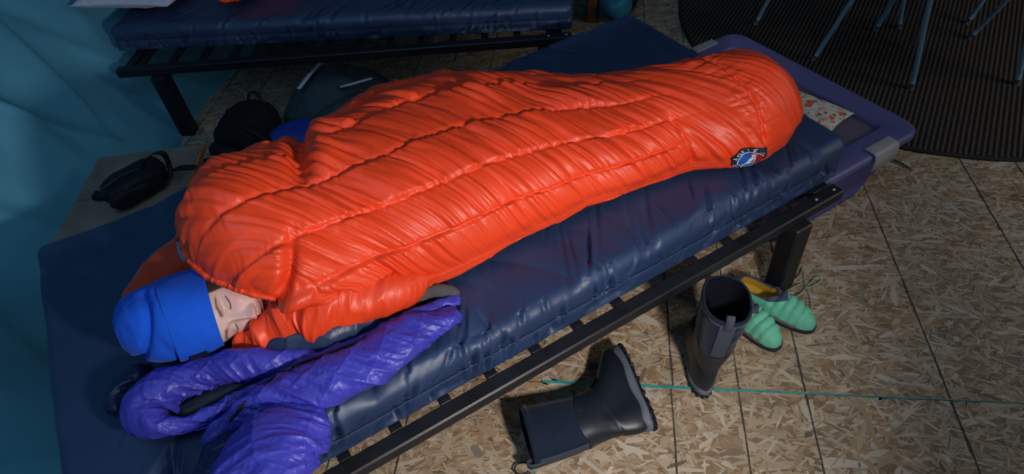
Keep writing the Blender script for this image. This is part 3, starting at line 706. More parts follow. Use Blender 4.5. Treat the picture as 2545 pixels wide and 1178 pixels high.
# nose
nh = np.interp(zr, [.058, .061, .065, .070, .076, .085, .095, .105, .113, .122, .13], [0, .007, .0185, .0250, .0240, .0165, .012, .0075, .005, .002, 0])[:, None]
nw = np.interp(zr, [.058, .066, .074, .085, .1, .12], [.012, .0115, .0105, .0085, .0075, .009])[:, None]
d += nh*gs(x, nw)
d += .0085*gs(ax_-.0125, .0055)*gs(z-.0685, .0058)
d -= .003*gs(ax_-.0185, .003)*gs(z-.066, .008)
d -= .006*gs(ax_-.0065, .0035)*gs(z-.0605, .0028)
# mouth and chin
mw = np.clip(1-(ax_/.027)**2, 0, 1)
d += .0062*mw*gs(z-.0535-.002*gs(ax_-.006, .005), .0040)+.0070*mw*gs(z-.0445, .0045)
d -= .0060*mw**.5*gs(z-(.0492+.0012*(ax_/.02)**2), .0016)
d -= .0025*gs(x, .0035)*gs(z-.0595, .004)
d -= .003*gs(x, .02)*gs(z-.036, .005); d += .004*gs(x, .014)*gs(z-.020, .010)
d -= .002*gs(ax_-.028, .005)*gs(z-.049, .008)
y = y+d*front
HP = np.stack([x, y, z], -1)
# face colours: lips, cheeks, brows, lashes, plus painted shade in nostrils and mouth line
sk0 = np.array([.70, .49, .43]); C = np.ones(x.shape+(3,))*sk0
def blend(C, m_, c): return C*(1-m_[..., None])+np.array(c)*m_[..., None]
C = blend(C, front*.50*(gs(ax_-.042, .022)*gs(z-.086, .02)+.6*gs(x, .014)*gs(z-.072, .012)), (.72, .30, .29))
C = blend(C, front*.35*gs(ax_-.032, .02)*gs(z-.111, .012), (.42, .24, .21))  # darker tone over the lids and sockets
lip = front*sstep(.05, .3, mw)*np.maximum(gs(z-.0535, .0042), gs(z-.0445, .0048)); C = blend(C, np.clip(lip*.8, 0, 1), (.46, .16, .155))
C = blend(C, front*.75*sstep(0, .4, mw)*gs(z-(.0492+.0012*(ax_/.02)**2), .0011), (.10, .03, .03))  # shade between the lips, painted as a dark line
bz = .1285+.0035*np.clip((ax_-.016)/.02, 0, 1)-.0070*np.clip((ax_-.038)/.018, 0, 1)**1.5
brow = front*sstep(.012, .018, ax_)*sstep(.057, .048, ax_)*gs(z-bz, .0040*np.clip(1.15-(ax_-.015)/.06, .3, 1)); C = blend(C, np.clip(brow*.95, 0, 1)*(.9+.1*vn(x*900, z*500)), (.03, .018, .014))
lz = .1050+12*(ax_-.032)**2
lash = front*sstep(.0165, .020, ax_)*sstep(.0485, .0455, ax_)*gs(z-lz, .0013); C = blend(C, np.clip(lash*1.1, 0, 1), (.035, .02, .018))
C = blend(C, front*.55*gs(ax_-.0065, .003)*gs(z-.0612, .0020), (.10, .03, .025))  # nostril openings darkened by painted spots of shade
C = blend(C, sstep(-.005, -.03, zr)[:, None]+0*x, (.02, .02, .025))
HV = H2W(HP)
headF = gridF(len(zr), nph, False, True)
# torso, hips and legs, hidden below the bag
def btube(rows, n=60, m=28, **k):
    P_, _, _ = tube(np.array([list(p) for p in rows]), n, m, **k); return tubeF(P_)
neck = H2W(np.array([0, -.02, -.03]))
tor = [(*neck, .05, .05), (*W(-1.44, .40, .565), .11, .075), (*W(-1.36, .42, .575), .16, .09), (*W(-1.2, .44, .57), .15, .085), (*W(-1.05, .46, .565), .155, .085), (*W(-.95, .44, .555), .13, .075)]
l1 = [(*W(-1.0, .40, .55), .075, .07), (*W(-.75, .33, .54), .065, .06), (*W(-.55, .28, .54), .05, .05), (*W(-.3, .18, .535), .04, .045), (*W(-.2, .17, .56), .035, .05)]
l2 = [(*W(-1.0, .52, .55), .075, .07), (*W(-.75, .52, .54), .065, .06), (*W(-.55, .40, .54), .05, .05), (*W(-.3, .26, .535), .04, .045), (*W(-.2, .24, .56), .035, .05)]
arm_ = [(*W(-1.42, .50, .56), .06, .06), (*W(-1.56, .545, .53), .05, .05), (*W(-1.68, .545, .515), .045, .045), (*W(-1.74, .50, .505), .04, .04)]
parts = [(HV.reshape(-1, 3), headF)]+[btube(r, cap0=.02, cap1=.02) for r in (tor, l1, l2, arm_)]
VV, FF = joinM(parts)
colp = np.vstack([C.reshape(-1, 3)]+[np.tile((.02, .02, .025), (len(p[0]), 1)) for p in parts[1:]])
person = thing('person', tuple(W(-1.0, .42, ZT)), 'person asleep on one side, eyes closed, in blue beanie inside the orange bag', 'person')
qmesh('body', VV, FF, M['skin'], person, col=colp)
# hair showing at the temples below the hat
hm = (zr > .085)
hp = HP[hm][:, :].copy(); sel = (np.abs(ph) > .98)
th_ = np.where(sel)[0]; hpl = hp[:, (ph > .98)]; hpr = hp[:, (ph < -.98)]
hparts = []
for q in (hpl, hpr):
    qq = q.copy(); r0 = np.linalg.norm(qq[..., :2], axis=-1, keepdims=True); edge = np.sin(np.linspace(0, np.pi, q.shape[1]))[None, :, None]**.3
    qq[..., :2] *= 1+(.0045*edge)/np.maximum(r0, .02)
    hparts.append((H2W(qq).reshape(-1, 3), gridF(*q.shape[:2])))
V_, F_ = joinM(hparts); mesh('hair', V_, F_, M['hair'], person)
# ear on the upper side
# beanie: turned-up cuff, slouching crown
def hat_ring(k_, phv, grow):
    """k_: 0 brim .. 1 tip"""
    zb = .143*.5*(1+np.cos(phv))+.098*.5*(1-np.cos(phv)); zb = zb+.004*np.sin(phv)**2
    ztip = .312; z_ = zb+(ztip-zb)*k_
    wz = np.interp(z_, [.08, .11, .14, .17, .20, .23, .26, .285, .303, .313, .318], [.0735, .0745, .0765, .0785, .0795, .0785, .0735, .063, .044, .024, .004])
    yfz = np.interp(z_, [.08, .11, .14, .17, .20, .23, .26, .285, .303, .313, .318], [.095, .0955, .0985, .0985, .094, .086, .076, .062, .042, .022, .004])
    ybz = np.interp(z_, [.08, .11, .14, .17, .20, .23, .26, .285, .303, .313, .318], [.104, .107, .109, .109, .106, .100, .090, .075, .052, .028, .004])
    c_, s_ = np.cos(phv), np.sin(phv)
    X_ = (wz+grow)*np.sign(s_)*np.abs(s_)**.92; Y_ = np.where(c_ > 0, (yfz+grow)*np.abs(c_)**.82, -(ybz+grow)*np.abs(c_)**.95)
    Y_ = Y_-.020*sstep(.2, .32, z_)
    return np.stack([X_, Y_, z_], -1)
kv = np.linspace(0, 1, 130)[:, None]; pv = np.linspace(-np.pi, np.pi, 200, endpoint=False)[None]
kv, pv = np.broadcast_arrays(kv, pv)
hatP = hat_ring(kv, pv, .002)
hn = .0035*fbm(hatP[..., 0]*22, hatP[..., 1]*22, hatP[..., 2]*22, seed=4)*sstep(.2, .5, kv)
fold = -.012*gs((hatP[..., 2]-.272)-.35*(hatP[..., 0]), .008)*sstep(.0, .03, hatP[..., 1]+.03)-.006*gs((hatP[..., 2]-.245)+.3*hatP[..., 0], .010)*gs(hatP[..., 0]-.05, .05)
rad = hatP.copy(); rad[..., 2] = (hatP[..., 2]-.2)*.6; rad /= np.linalg.norm(rad, axis=-1, keepdims=True)
hatP = hatP+rad*(hn+fold)[..., None]
hat = mesh('beanie', H2W(hatP).reshape(-1, 3), gridF(130, 200, False, True), M['beanie'], person)
kc = np.r_[0, .004, np.linspace(.01, .50, 60), .506, .508, .505][:, None]; gr = np.r_[.001, .0040, np.full(60, .0048), .0042, .0030, .001][:, None]
kc, pc = np.broadcast_arrays(kc, pv[:1]); cuffP = hat_ring(kc, pc, gr+.0018*vn(pc*2.2, kc*6, seed=9))
mesh('beanie_cuff', H2W(cuffP).reshape(-1, 3), gridF(65, 200, False, True), M['beanie'], hat)
# small black label folded over the edge of the cuff
tp_ = np.linspace(.50, .78, 12)[None]; tk = np.linspace(.19, .40, 8)[:, None]; tk, tp_ = np.broadcast_arrays(tk, tp_)
tg = [hat_ring(tk, sgn*tp_, .0105) for sgn in (1,)][0]
mesh('label_tag', H2W(tg).reshape(-1, 3), gridF(8, 12), M['tag'], hat)
# rust coloured sleeve of the arm folded round behind the head
slp = [(*W(-1.52, .53, .54), .062, .060), (*W(-1.62, .560, .535), .060, .058), (*W(-1.70, .560, .525), .056, .054), (*W(-1.765, .515, .515), .052, .050), (*W(-1.79, .455, .508), .048, .044), (*W(-1.785, .40, .503), .043, .04)]
tubeobj('sleeve', slp, M['orange_matte'], person, n=160, m=60, cap0=.03, cap1=.03, floor=ZT, disp=lambda a, b: .003*vn(a*20, b*20, seed=2)+.002*np.abs(vn(a*60, b*15, seed=8)))

# ================================================================== JACKET
def pxpath(rows, zc=None, ppm=1165.):
    """rows: px, py, half width px, half height m -> world tube rows lying on the mattress"""
    out = []
    for r in rows:
        hh = r[3]; p_ = at(r[0], r[1], ZT+hh*.85); out.append((*p_, r[2]/ppm, hh))
    return out
jk = thing('puffy_jacket', tuple(at(620, 1000, ZT)), 'crumpled indigo quilted puffy jacket lying in front of the beanie', 'jacket')
def jdisp(amp, seed, q=.075):
    def f(a, b):
        wa, wb = a+.012*vn(a*7, b*7, seed=seed+30), b+.012*vn(a*7, b*7, seed=seed+31)
        l1 = np.abs(((wa+wb*.8)/q) % 1-.5)*q; l2 = np.abs(((wa-wb*.8)/q) % 1-.5)*q
        gr = np.minimum(l1, l2)
        return amp*(.45*np.sqrt(np.clip(gr/(q*.25), 0, 1))+.85*np.abs(vn(a*22+b*18, b*7-a*5, seed=seed))+.45*np.abs(vn(a*52+b*34, b*14-a*9, seed=seed+1))+.16*np.abs(vn(a*100, b*80, seed=seed+4))+1.8*vn(a*8, b*10, seed=seed+2))
    return f
tubeobj('hood', pxpath([(800, 890, 22, .028), (700, 900, 38, .038), (600, 908, 52, .048), (500, 930, 62, .052), (420, 966, 64, .054), (366, 1020, 54, .048), (398, 1062, 40, .040), (468, 1056, 34, .034), (550, 1022, 36, .034), (640, 975, 34, .034), (735, 930, 30, .032), (850, 878, 26, .03), (960, 826, 24, .028)]), M['jacket'], jk, n=520, m=110, cap0=.04, cap1=.03, floor=ZT, disp=jdisp(.007, 3, .06))
tubeobj('sleeve', pxpath([(1134, 768, 40, .020), (1095, 796, 46, .030), (1010, 850, 60, .044), (920, 902, 68, .050), (815, 945, 64, .054), (710, 978, 58, .052), (620, 1020, 50, .046), (540, 1075, 40, .036), (500, 1120, 34, .03)]), M['jacket'], jk, n=520, m=130, cap0=.008, cap1=.05, floor=ZT, disp=jdisp(.008, 13, .085))
tubeobj('torso_panel', pxpath([(815, 1005, 46, .03), (770, 1045, 82, .045), (715, 1090, 104, .058), (670, 1150, 112, .064), (640, 1220, 110, .06), (620, 1300, 90, .05)]), M['jacket'], jk, n=340, m=190, cap0=.06, cap1=.05, floor=ZT, disp=jdisp(.009, 23, .11))
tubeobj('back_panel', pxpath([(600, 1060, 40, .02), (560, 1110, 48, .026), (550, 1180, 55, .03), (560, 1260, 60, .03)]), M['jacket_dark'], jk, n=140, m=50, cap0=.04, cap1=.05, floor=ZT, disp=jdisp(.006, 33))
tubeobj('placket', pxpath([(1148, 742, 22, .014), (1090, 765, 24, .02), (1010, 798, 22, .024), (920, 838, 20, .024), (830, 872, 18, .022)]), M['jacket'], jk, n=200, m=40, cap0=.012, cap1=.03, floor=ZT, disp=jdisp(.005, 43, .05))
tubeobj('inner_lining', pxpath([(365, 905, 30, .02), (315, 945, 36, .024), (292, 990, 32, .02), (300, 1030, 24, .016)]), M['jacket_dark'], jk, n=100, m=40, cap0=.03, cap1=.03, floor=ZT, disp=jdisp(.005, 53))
tubeobj('inner_lining', pxpath([(430, 1035, 20, .012), (500, 1000, 26, .014), (580, 962, 22, .014), (650, 930, 14, .01)]), M['zip'], jk, n=60, m=24, cap0=.03, cap1=.03, floor=ZT)
zp = np.array([at(x_, y_, ZT+h_) for x_, y_, h_ in ((1010, 800, .05), (930, 832, .052), (830, 873, .056), (740, 905, .06), (680, 938, .064), (630, 980, .066), (595, 1020, .062), (570, 1050, .05))])
zo = tubeobj('zipper', np.c_[zp, np.full(len(zp), .0026), np.full(len(zp), .002)], M['zip'], jk, n=120, m=8)
zs_ = spline(zp, 86); V_, F_ = boxV((-.0012, -.0030, -.0010), (.0012, .0030, .0022), .0006)
tme = None
for i in range(0, 85):
    T_ = zs_[i+1]-zs_[i]; an_ = math.atan2(T_[1], T_[0])
    if tme is None:
        tme = bpy.data.meshes.new('zipper_tooth'); tme.from_pydata([tuple(p_) for p_ in V_], [], F_); tme.materials.append(M['zip'])
    o_ = bpy.data.objects.new('zipper_tooth', tme); COL.objects.link(o_); o_.parent = zo; o_.location = zs_[i]-np.array(ORG[jk.name])+np.array([0, 0, .002]); o_.rotation_euler = (0, 0, an_)
tubeobj('knit_cuff', pxpath([(960, 776, 12, .012), (1010, 752, 18, .018), (1070, 728, 20, .022), (1120, 728, 20, .02), (1140, 742, 16, .014)]), M['mesh'], jk, n=120, m=40, cap0=.03, cap1=.015, floor=ZT, disp=lambda a, b: .003*vn(a*30, b*30, seed=6))
ns_ = tubeobj('stuffed_pillow', pxpath([(600, 880, 24, .022), (680, 866, 34, .034), (770, 846, 40, .04), (860, 815, 40, .04), (940, 782, 34, .034), (1000, 758, 22, .022)]), M['navy_cloth'], None, n=200, m=60, cap0=.05, cap1=.06, floor=ZT, disp=lambda a, b: .006*np.abs(vn(a*22-b*9, b*9, seed=81))+.006*vn(a*9, b*9, seed=82))
tag(center(ns_), 'soft dark navy pillow squeezed between orange bag and indigo jacket', 'pillow')

# ================================================================== BOOTS
bz_ = np.array([.028, .04, .055, .07, .085, .10, .115, .13, .16, .20, .25, .30, .352])
bxb = np.array([.004, .0, -.001, .0, .002, .005, .007, .007, .004, -.002, -.008, -.012, -.014])
bxf = np.array([.258, .262, .258, .245, .222, .195, .172, .156, .142, .138, .139, .141, .143])
bw = np.array([.042, .0455, .0465, .0455, .0435, .042, .041, .042, .046, .050, .054, .057, .059])
def boot_rings(z, grow=0., n=72):
    xb_, xf_, w_ = ipS(bz_, bxb, z), ipS(bz_, bxf, z), ipS(bz_, bw, z)
    xb_, xf_, w_ = [q[:, None] for q in (xb_, xf_, w_)]
    p_ = np.linspace(0, 2*np.pi, n, endpoint=False)[None]; cx_ = (xb_+xf_)/2; ax2 = (xf_-xb_)/2
    X_ = cx_+(ax2+grow)*np.sign(np.cos(p_))*np.abs(np.cos(p_))**.85
    foot = sstep(.19, .07, z)[:, None]; tx = np.clip((X_-xb_)/(xf_-xb_), 0, 1)
    wk = 1-foot*(.22*gs(tx-.32, .22)+.10*sstep(.75, 1., tx)+.14*sstep(.2, 0., tx))
    Y_ = (w_*wk+grow)*np.sign(np.sin(p_))*np.abs(np.sin(p_))**.85+foot*.006*np.sin(tx*np.pi)
    return np.stack([X_, Y_, z[:, None]+0*X_], -1)
def make_boot(label, short_tab=True):
    root = thing('rubber_boot', (0, 0, 0), label, 'boot', 'pair of black rubber boots')
    z = np.linspace(.022, .205, 60); P = boot_rings(z, .0015)
    # creases at the ankle, raised heel counter seam, wavy top edge
    tx = P[..., 0]; dd = -.0016*gs(P[..., 2]-.10-.15*(tx-.05), .006)*sstep(.02, .06, tx)-.0022*gs(P[..., 2]-(.135-.5*np.clip(.075-tx, 0, .1)), .004)*sstep(.075, .06, tx)-.002*gs(P[..., 2]-.125-.3*(tx-.1), .005)*sstep(.09, .12, tx)
    nb = normals(P, True); nb = nb*np.sign((nb*(P-P.mean(1, keepdims=True))).sum(-1, keepdims=True)+1e-9); P = P+nb*dd[..., None]
    topw = .012*np.sin(np.linspace(0, 4*np.pi, 72)-1.2); P[..., 2] += sstep(.17, .205, z)[:, None]*topw[None]
    mesh('foot_shell', P.reshape(-1, 3), gridF(60, 72, False, True)[:, ::-1], M['rubber'], root)
    z = np.linspace(.185, .352, 50); P = boot_rings(z, 0.); rim = boot_rings(np.array([.352, .356, .358, .356, .352]), 0.); 
    P = np.concatenate([P, boot_rings(np.array([.352]), .0012)+[0, 0, .004], boot_rings(np.array([.352]), -.0015)+[0, 0, .0055], boot_rings(np.array([.352]), -.0045)+[0, 0, .003]], 0)
    P = P+.0012*vn(P[..., 0]*40, P[..., 1]*40, P[..., 2]*40, seed=4)[..., None]
    sh = mesh('shaft', P.reshape(-1, 3), gridF(P.shape[0], 72, False, True)[:, ::-1], M['neoprene'], root)
    z = np.array([.354, .33, .28, .22, .16, .10, .06, .05]); P = boot_rings(np.minimum(z, .352), -.0048); P[..., 2] = z[:, None]
    P = np.concatenate([P, P[-1:]*0+P[-1].mean(0)], 0); mesh('lining', P.reshape(-1, 3), gridF(P.shape[0], 72, False, True), M['inner'], root)
    bd = [boot_rings(np.array([.346]), .0022)[0]+[0, 0, q] for q in (-.006, .006)]
    mesh('binding', np.array([boot_rings(np.array([.346]), g)[0]+[0, 0, q] for g, q in ((.0005, -.007), (.0026, -.006), (.0026, .007), (.0008, .0105))]).reshape(-1, 3), gridF(4, 72, False, True)[:, ::-1], M['neoprene'], root)
    P = np.array([boot_rings(np.array([.03]), g)[0]*np.array([1, 1, 0])+[0, 0, q] for g, q in ((-.004, .012), (.0055, .013), (.0068, .020), (.0058, .030), (.0012, .034))])
    P[2:, :, 2] += (.004*np.sin(np.linspace(0, 14*np.pi, 72)))[None]
    mesh('midsole', P.reshape(-1, 3), gridF(5, 72, False, True)[:, ::-1], M['grey_rubber'], root)
    P = np.array([boot_rings(np.array([.03]), g)[0]*np.array([1, 1, 0])+[0, 0, q] for g, q in ((-.02, .004), (.001, .004), (.0055, .008), (.0055, .0165), (-.004, .0175))])
    P = np.concatenate([P[:1]*0+P[0].mean(0), P], 0)
    so = mesh('outsole', P.reshape(-1, 3), gridF(6, 72, False, True)[:, ::-1], M['lug'], root)
    o2 = boot_rings(np.array([.03]), .002)[0]
    for i in range(0, 72, 3):
        p0 = o2[i]; c_ = np.array([.13, 0, 0]); inw = (c_-p0)*np.array([1, 1, 0]); inw /= np.linalg.norm(inw); tn = np.array([-inw[1], inw[0], 0])
        V_, F_ = boxV((-.006, -.0042, 0), (.016, .0042, .012), .0012)
        mesh('lug', np.array([p0[0], p0[1], 0])+V_[:, :1]*inw+V_[:, 1:2]*tn+V_[:, 2:]*np.array([0, 0, 1.]), F_, M['lug'], so, smooth=False)
    # reinforcing strip up the back and the pull tab
    zt_ = np.linspace(.20, .352, 20); ring = boot_rings(zt_, .0022); idx = [33, 34, 35, 36, 37, 38, 39]
    mesh('back_strip', ring[:, idx].reshape(-1, 3), gridF(20, 7)[:, ::-1], M['webbing'], root)
    tb_ = [(-.016, 0, .325), (-.019, 0, .35), (-.015, 0, .372), (-.006, 0, .376), (.0, 0, .36), (.0, 0, .335)]
    tubeobj('pull_tab', np.array([(*p_, .010, .0018) for p_ in tb_]), M['webbing'], root, n=40, m=10, up=(0, 1, 0)) if False else None
    q = spline(np.array(tb_), 40); G = np.zeros((40, 2, 3)); G[:, 0] = q+[0, -.010, 0]; G[:, 1] = q+[0, .010, 0]
    tbo = mesh('pull_tab', G.reshape(-1, 3), gridF(40, 2), M['webbing'], root); md = tbo.modifiers.new('solid', 'SOLIDIFY'); md.thickness = .0022
    # raised piping on the side of the shaft
    sp2 = np.array([boot_rings(np.array([zq]), .0015)[0][ii] for zq, ii in ((.30, 12), (.27, 13), (.235, 14), (.205, 15))])
    tubeobj('piping', np.c_[sp2, np.full(4, .0016)], M['webbing'], root, n=20, m=6)
    return root
b1 = make_boot('black rubber boot standing upright beside the mint slippers')
b1.scale = (1, 1, .94); b1.location = (.288, .978, 0); b1.rotation_euler = (math.radians(4.0), math.radians(3.0), math.atan2(.99, .06))
b2 = copy_tree(b1); b2['label'] = 'black rubber boot toppled on its side on the floor'
xa = np.array([-.345, .9386, 0.]); xa /= np.linalg.norm(xa); za = np.array([-.94, -.342, .035]); za -= xa*(za@xa); za /= np.linalg.norm(za); ya = np.cross(za, xa)
Mx = Matrix(((xa[0], ya[0], za[0], .158), (xa[1], ya[1], za[1], .852), (xa[2], ya[2], za[2], .0545), (0, 0, 0, 1)))
b2.rotation_mode = 'QUATERNION'; b2.matrix_world = Mx @ Matrix.Diagonal((1, 1, .93, 1))
lpq = at(1300, 1165, .012)
lp = np.array([lpq+np.array([.022*math.cos(a), .017*math.sin(a), .0]) for a in np.linspace(0, 5.9, 16)])+np.array([0, 0, 0])
lp = np.vstack([np.array([lpq+np.array([.02, .05, .03])]), lp])
inv = (Mx @ Matrix.Diagonal((1, 1, .93, 1))).inverted()
lpl = np.array([list(inv @ Vector(p_)) for p_ in lp])
ORG[b2.name] = (0, 0, 0)
P_, a1, b1_ = tube(np.c_[lpl, np.full(len(lpl), .0022)], 60, 8, up=(.3, 1, .2)); V_, F_ = tubeF(P_)
me_o = qmesh('pull_loop', V_, F_, M['zip'], None); me_o.parent = b2

# ================================================================== SLIPPERS
def make_slipper(label):
    root = thing('slipper', (0, 0, 0), label, 'slipper', 'pair of mint slippers')
    n = 96; p_ = np.linspace(0, 2*np.pi, n, endpoint=False); c_, s_ = np.cos(p_), np.sin(p_)
    X0 = .125+.128*np.sign(c_)*np.abs(c_)**.9; tx = X0/.25
    wd_ = .047*(1-.20*gs(tx-.3, .22)-.10*sstep(.25, 0, tx)); out = np.stack([X0, wd_*np.sign(s_)*np.abs(s_)**.8+.006*np.sin(tx*np.pi), 0*X0], -1)
    Xo = .072+.062*c_; op = np.stack([Xo, .030*np.sign(s_)*np.abs(s_)**.9+.002, .062+.010*sstep(.07, 0., Xo)+.016*sstep(.09, .135, Xo)], -1)
    k_ = np.linspace(0, 1, 70)[:, None]
    def surf(kk_, grow=0):
        e = np.sin(kk_*np.pi/2); g = 1-np.cos(kk_*np.pi/2)
        P = np.empty((len(kk_), n, 3)); P[..., :2] = out[None, :, :2]*(1-g[..., None])+op[None, :, :2]*g[..., None]
        P[..., 2] = .016+(op[None, :, 2]-.016)*e
        return P
    P = surf(k_)
    # quilted ribs running across the toe
    cen = np.array([.07, 0, .05]); r_ = np.sqrt((P[..., 0]-.05)**2*1.0+(P[..., 1]*.9)**2)
    rib = np.abs(np.sin(np.pi*(r_-.06)/.024)); amp = sstep(.085, .12, P[..., 0])*sstep(.02, .03, P[..., 2])*sstep(.245, .205, P[..., 0])
    nb = normals(P, True); nb *= np.sign((nb*(P-np.array([.12, 0, .02]))).sum(-1, keepdims=True))
    P = P+nb*((.0075*(rib**.6-.5))*amp+.0008*vn(P[..., 0]*90, P[..., 1]*90, P[..., 2]*90))[..., None]
    ksplit = 60
    mesh('upper', P[:ksplit+1].reshape(-1, 3), gridF(ksplit+1, n, False, True)[:, ::-1], M['mint'], root)
    up2 = P[ksplit:].copy(); rim = up2[-1].copy(); lip_ = [rim+[0, 0, .002]]
    ins = np.concatenate([up2[:, :]], 0)
    # front of the vamp stays mint: cut the collar where the opening is
    inside = []
    for sc, dz in ((.95, .0015), (.90, -.004), (.93, -.02), (1.05, -.035), (1.15, -.044)):
        q = rim.copy(); m0 = rim.mean(0); q[:, :2] = m0[:2]+(rim[:, :2]-m0[:2])*sc; q[:, 2] = np.maximum(rim[:, 2]+dz, .020); inside.append(q)
    allp = np.concatenate([up2, np.array(inside)], 0)
    mesh('collar', allp[:len(up2)+2].reshape(-1, 3), gridF(len(up2)+2, n, False, True)[:, ::-1], M['slip_grey'], root)
    inn = np.array(inside[1:]); inn = np.concatenate([inn, inn[-1:]*0+inn[-1].mean(0)], 0)
    mesh('insole', inn.reshape(-1, 3), gridF(len(inn), n, False, True)[:, ::-1], M['yellow'], root)
    def off(g, z): 
        cc = np.array([.125, 0, 0]); d_ = out-cc; l_ = np.linalg.norm(d_, axis=1, keepdims=True); q = cc+d_*(1+g/l_); q[:, 2] = z; return q
    S_ = np.array([off(-.06, .0005), off(-.002, .0005), off(.003, .004), off(.0035, .014), off(.001, .0185), off(-.006, .019)])
    S_[0] = S_[0]*0+np.array([.125, 0, .0005])
    mesh('sole', S_.reshape(-1, 3), gridF(6, n, False, True)[:, ::-1], M['slip_sole'], root)
    # side tape and rand panel on the outer side
    for lab, ii, ka, kb, mt_ in (('side_tape', range(60, 65), 14, 62, 'slip_pink'), ('rand_panel', range(62, 84), 2, 12, 'slip_pink')):
        ii = list(ii); G = (P+nb*.0012)[ka:kb][:, ii]; mesh(lab, G.reshape(-1, 3), gridF(kb-ka, len(ii))[:, ::-1], M[mt_], root)
    return root
s1 = make_slipper('mint green quilted slipper pointing right by the cot leg'); s1.location = (.418, 1.360, 0); s1.rotation_euler = (0, 0, math.atan2(-.142, .204))
s2 = copy_tree(s1); s2['label'] = 'mint green quilted slipper half hidden behind the standing boot'; s2.location = (.352, 1.338, 0); s2.rotation_euler = (0, 0, math.atan2(-.185, .155))

# ================================================================== CORD, TWIG
crd = [(1893, 628), (1905, 648), (1900, 672), (1925, 690), (1955, 700), (1985, 690), (1995, 665), (2000, 700), (2008, 715), (2035, 702), (2042, 692), (2030, 690), (2006, 712), (1990, 730), (1965, 745), (1945, 755), (1940, 735), (1965, 718), (1998, 706), (2012, 735), (2018, 765), (2008, 782), (1985, 778)]
cq = [at(x_, y_, .004+.006*(i % 3)) for i, (x_, y_) in enumerate(crd)]
tag(center(tubeobj('shoe_lace', np.c_[np.array(cq), np.full(len(cq), .0024)], M['cord'], None, n=260, m=8)), 'loose pale green cord tangled on the floor beside the cot leg', 'cord')
tw = [at(2195, 388, .004), at(2222, 398, .007), at(2245, 408, .006), at(2266, 421, .003)]
tag(center(tubeobj('grass_stalk', np.c_[np.array(tw), [.002, .0035, .0035, .0015]], mat('green_stalk', (.06, .12, .02), .6, noise=(40, .3)), None, n=24, m=8)), 'short green stalk lying on the floor by the rug edge', 'twig')
lf = at(2150, 655, .001)

# ================================================================== TOTE
def rrect(u0, u1, v0, v1, r, z, n=8):
    o_ = []
    for (cu, cv_), a0 in (((u1-r, v1-r), 0), ((u0+r, v1-r), 90), ((u0+r, v0+r), 180), ((u1-r, v0+r), 270)):
        for a in np.linspace(a0, a0+90, n): o_.append((cu+r*math.cos(math.radians(a)), cv_+r*math.sin(math.radians(a)), z))
    return np.array(o_)
tote = thing('storage_tote', tuple(W(.12, .44, 0)), 'large violet plastic storage tote with lid beyond the cot foot', 'tote')
RU0, RU1, RV0, RV1 = -.15, .43, .025, .83
def ringsobj(nm, rings, mt, par, closeb=False, closet=False):
    R_ = [np.array(r) for r in rings]
    if closeb: R_ = [R_[0]*0+R_[0].mean(0)]+R_
    if closet: R_ = R_+[R_[-1]*0+R_[-1].mean(0)]
    P = np.array(R_); P = W(P[..., 0], P[..., 1], P[..., 2]); return mesh(nm, P.reshape(-1, 3), gridF(P.shape[0], P.shape[1], False, True), mt, par)
def rin(k, z, r=.05): return rrect(RU0+k, RU1-k, RV0+k, RV1-k, max(r, .008), z)
tb0 = [rin(.085, .004, .035), rin(.078, .0015, .045), rin(.072, .006, .05), rin(.06, .06, .05), rin(.052, .11, .05), rin(.047, .112, .05), rin(.022, .252, .05), rin(.015, .258, .05), rin(.014, .266, .05)]
o_ = ringsobj('bin', tb0, M['tote'], tote, closeb=True)
lid = ringsobj('lid', [rin(.012, .262, .05), rin(-.002, .262, .055), rin(-.004, .266, .055), rin(-.004, .282, .055), rin(.002, .289, .055), rin(.012, .290, .05), rin(.075, .289, .03), rin(.081, .286, .025), rin(.084, .272, .022)], M['tote_lid'], tote)
pn = ringsobj('lid_panel', [rin(.084, .272, .022), rin(.088, .2712, .02), rin(.20, .272, .012)], M['tote_panel'], tote, closet=True)
for v0, sg in ((RV0, 1), (RV1, -1)):
    u0, u1 = .20, .31
    pr = [(-.012*sg, .232), (-.013*sg, .27), (-.008*sg, .289), (.0*sg, .2945), (.03*sg, .2945), (.035*sg, .291)]
    G = np.array([[W(uu, v0+a, b) for uu in np.linspace(u0, u1, 8)] for a, b in pr]); lo_ = mesh('latch', G.reshape(-1, 3), gridF(6, 8)[:, ::(1 if sg > 0 else -1)], M['latch'], tote)
    md = lo_.modifiers.new('solid', 'SOLIDIFY'); md.thickness = .004; md.offset = 0
    bm_ = lo_.modifiers.new('bev', 'BEVEL'); bm_.width = .002

# floral pouch on the lid
def cushion(nm, B, lu, lv, th, mt, n=60, seed=1, par=None, drop=0, pin=.5):
    q = np.linspace(-1, 1, n); A_, B_ = np.meshgrid(q, q, indexing='ij'); parts = []
    shp = ((1-np.abs(A_)**2.4)*(1-np.abs(B_)**2.4)); shp = np.clip(shp, 0, 1)**pin
    sh = 1-.06*(1-np.abs(A_))*np.abs(B_)**6
    for sg in (1, -1):
        X_ = A_*lu/2*(1-.07*(1-np.abs(B_)**2)*np.abs(A_)**4); Y_ = B_*lv/2*(1-.07*(1-np.abs(A_)**2)*np.abs(B_)**4)
        Z_ = th/2+sg*th/2*shp*(1 if sg > 0 else .9)+.08*th*fbm(A_*2.5, B_*2.5, sg, seed)*shp+.05*th*np.abs(vn(A_*7+B_*3, B_*5, seed=seed+3))*shp*sg
        parts.append((B(X_, Y_, Z_).reshape(-1, 3), gridF(n, n) if sg > 0 else gridF(n, n)[:, ::-1]))
    V_, F_ = joinM(parts); return mesh(nm, V_, F_, mt, par)
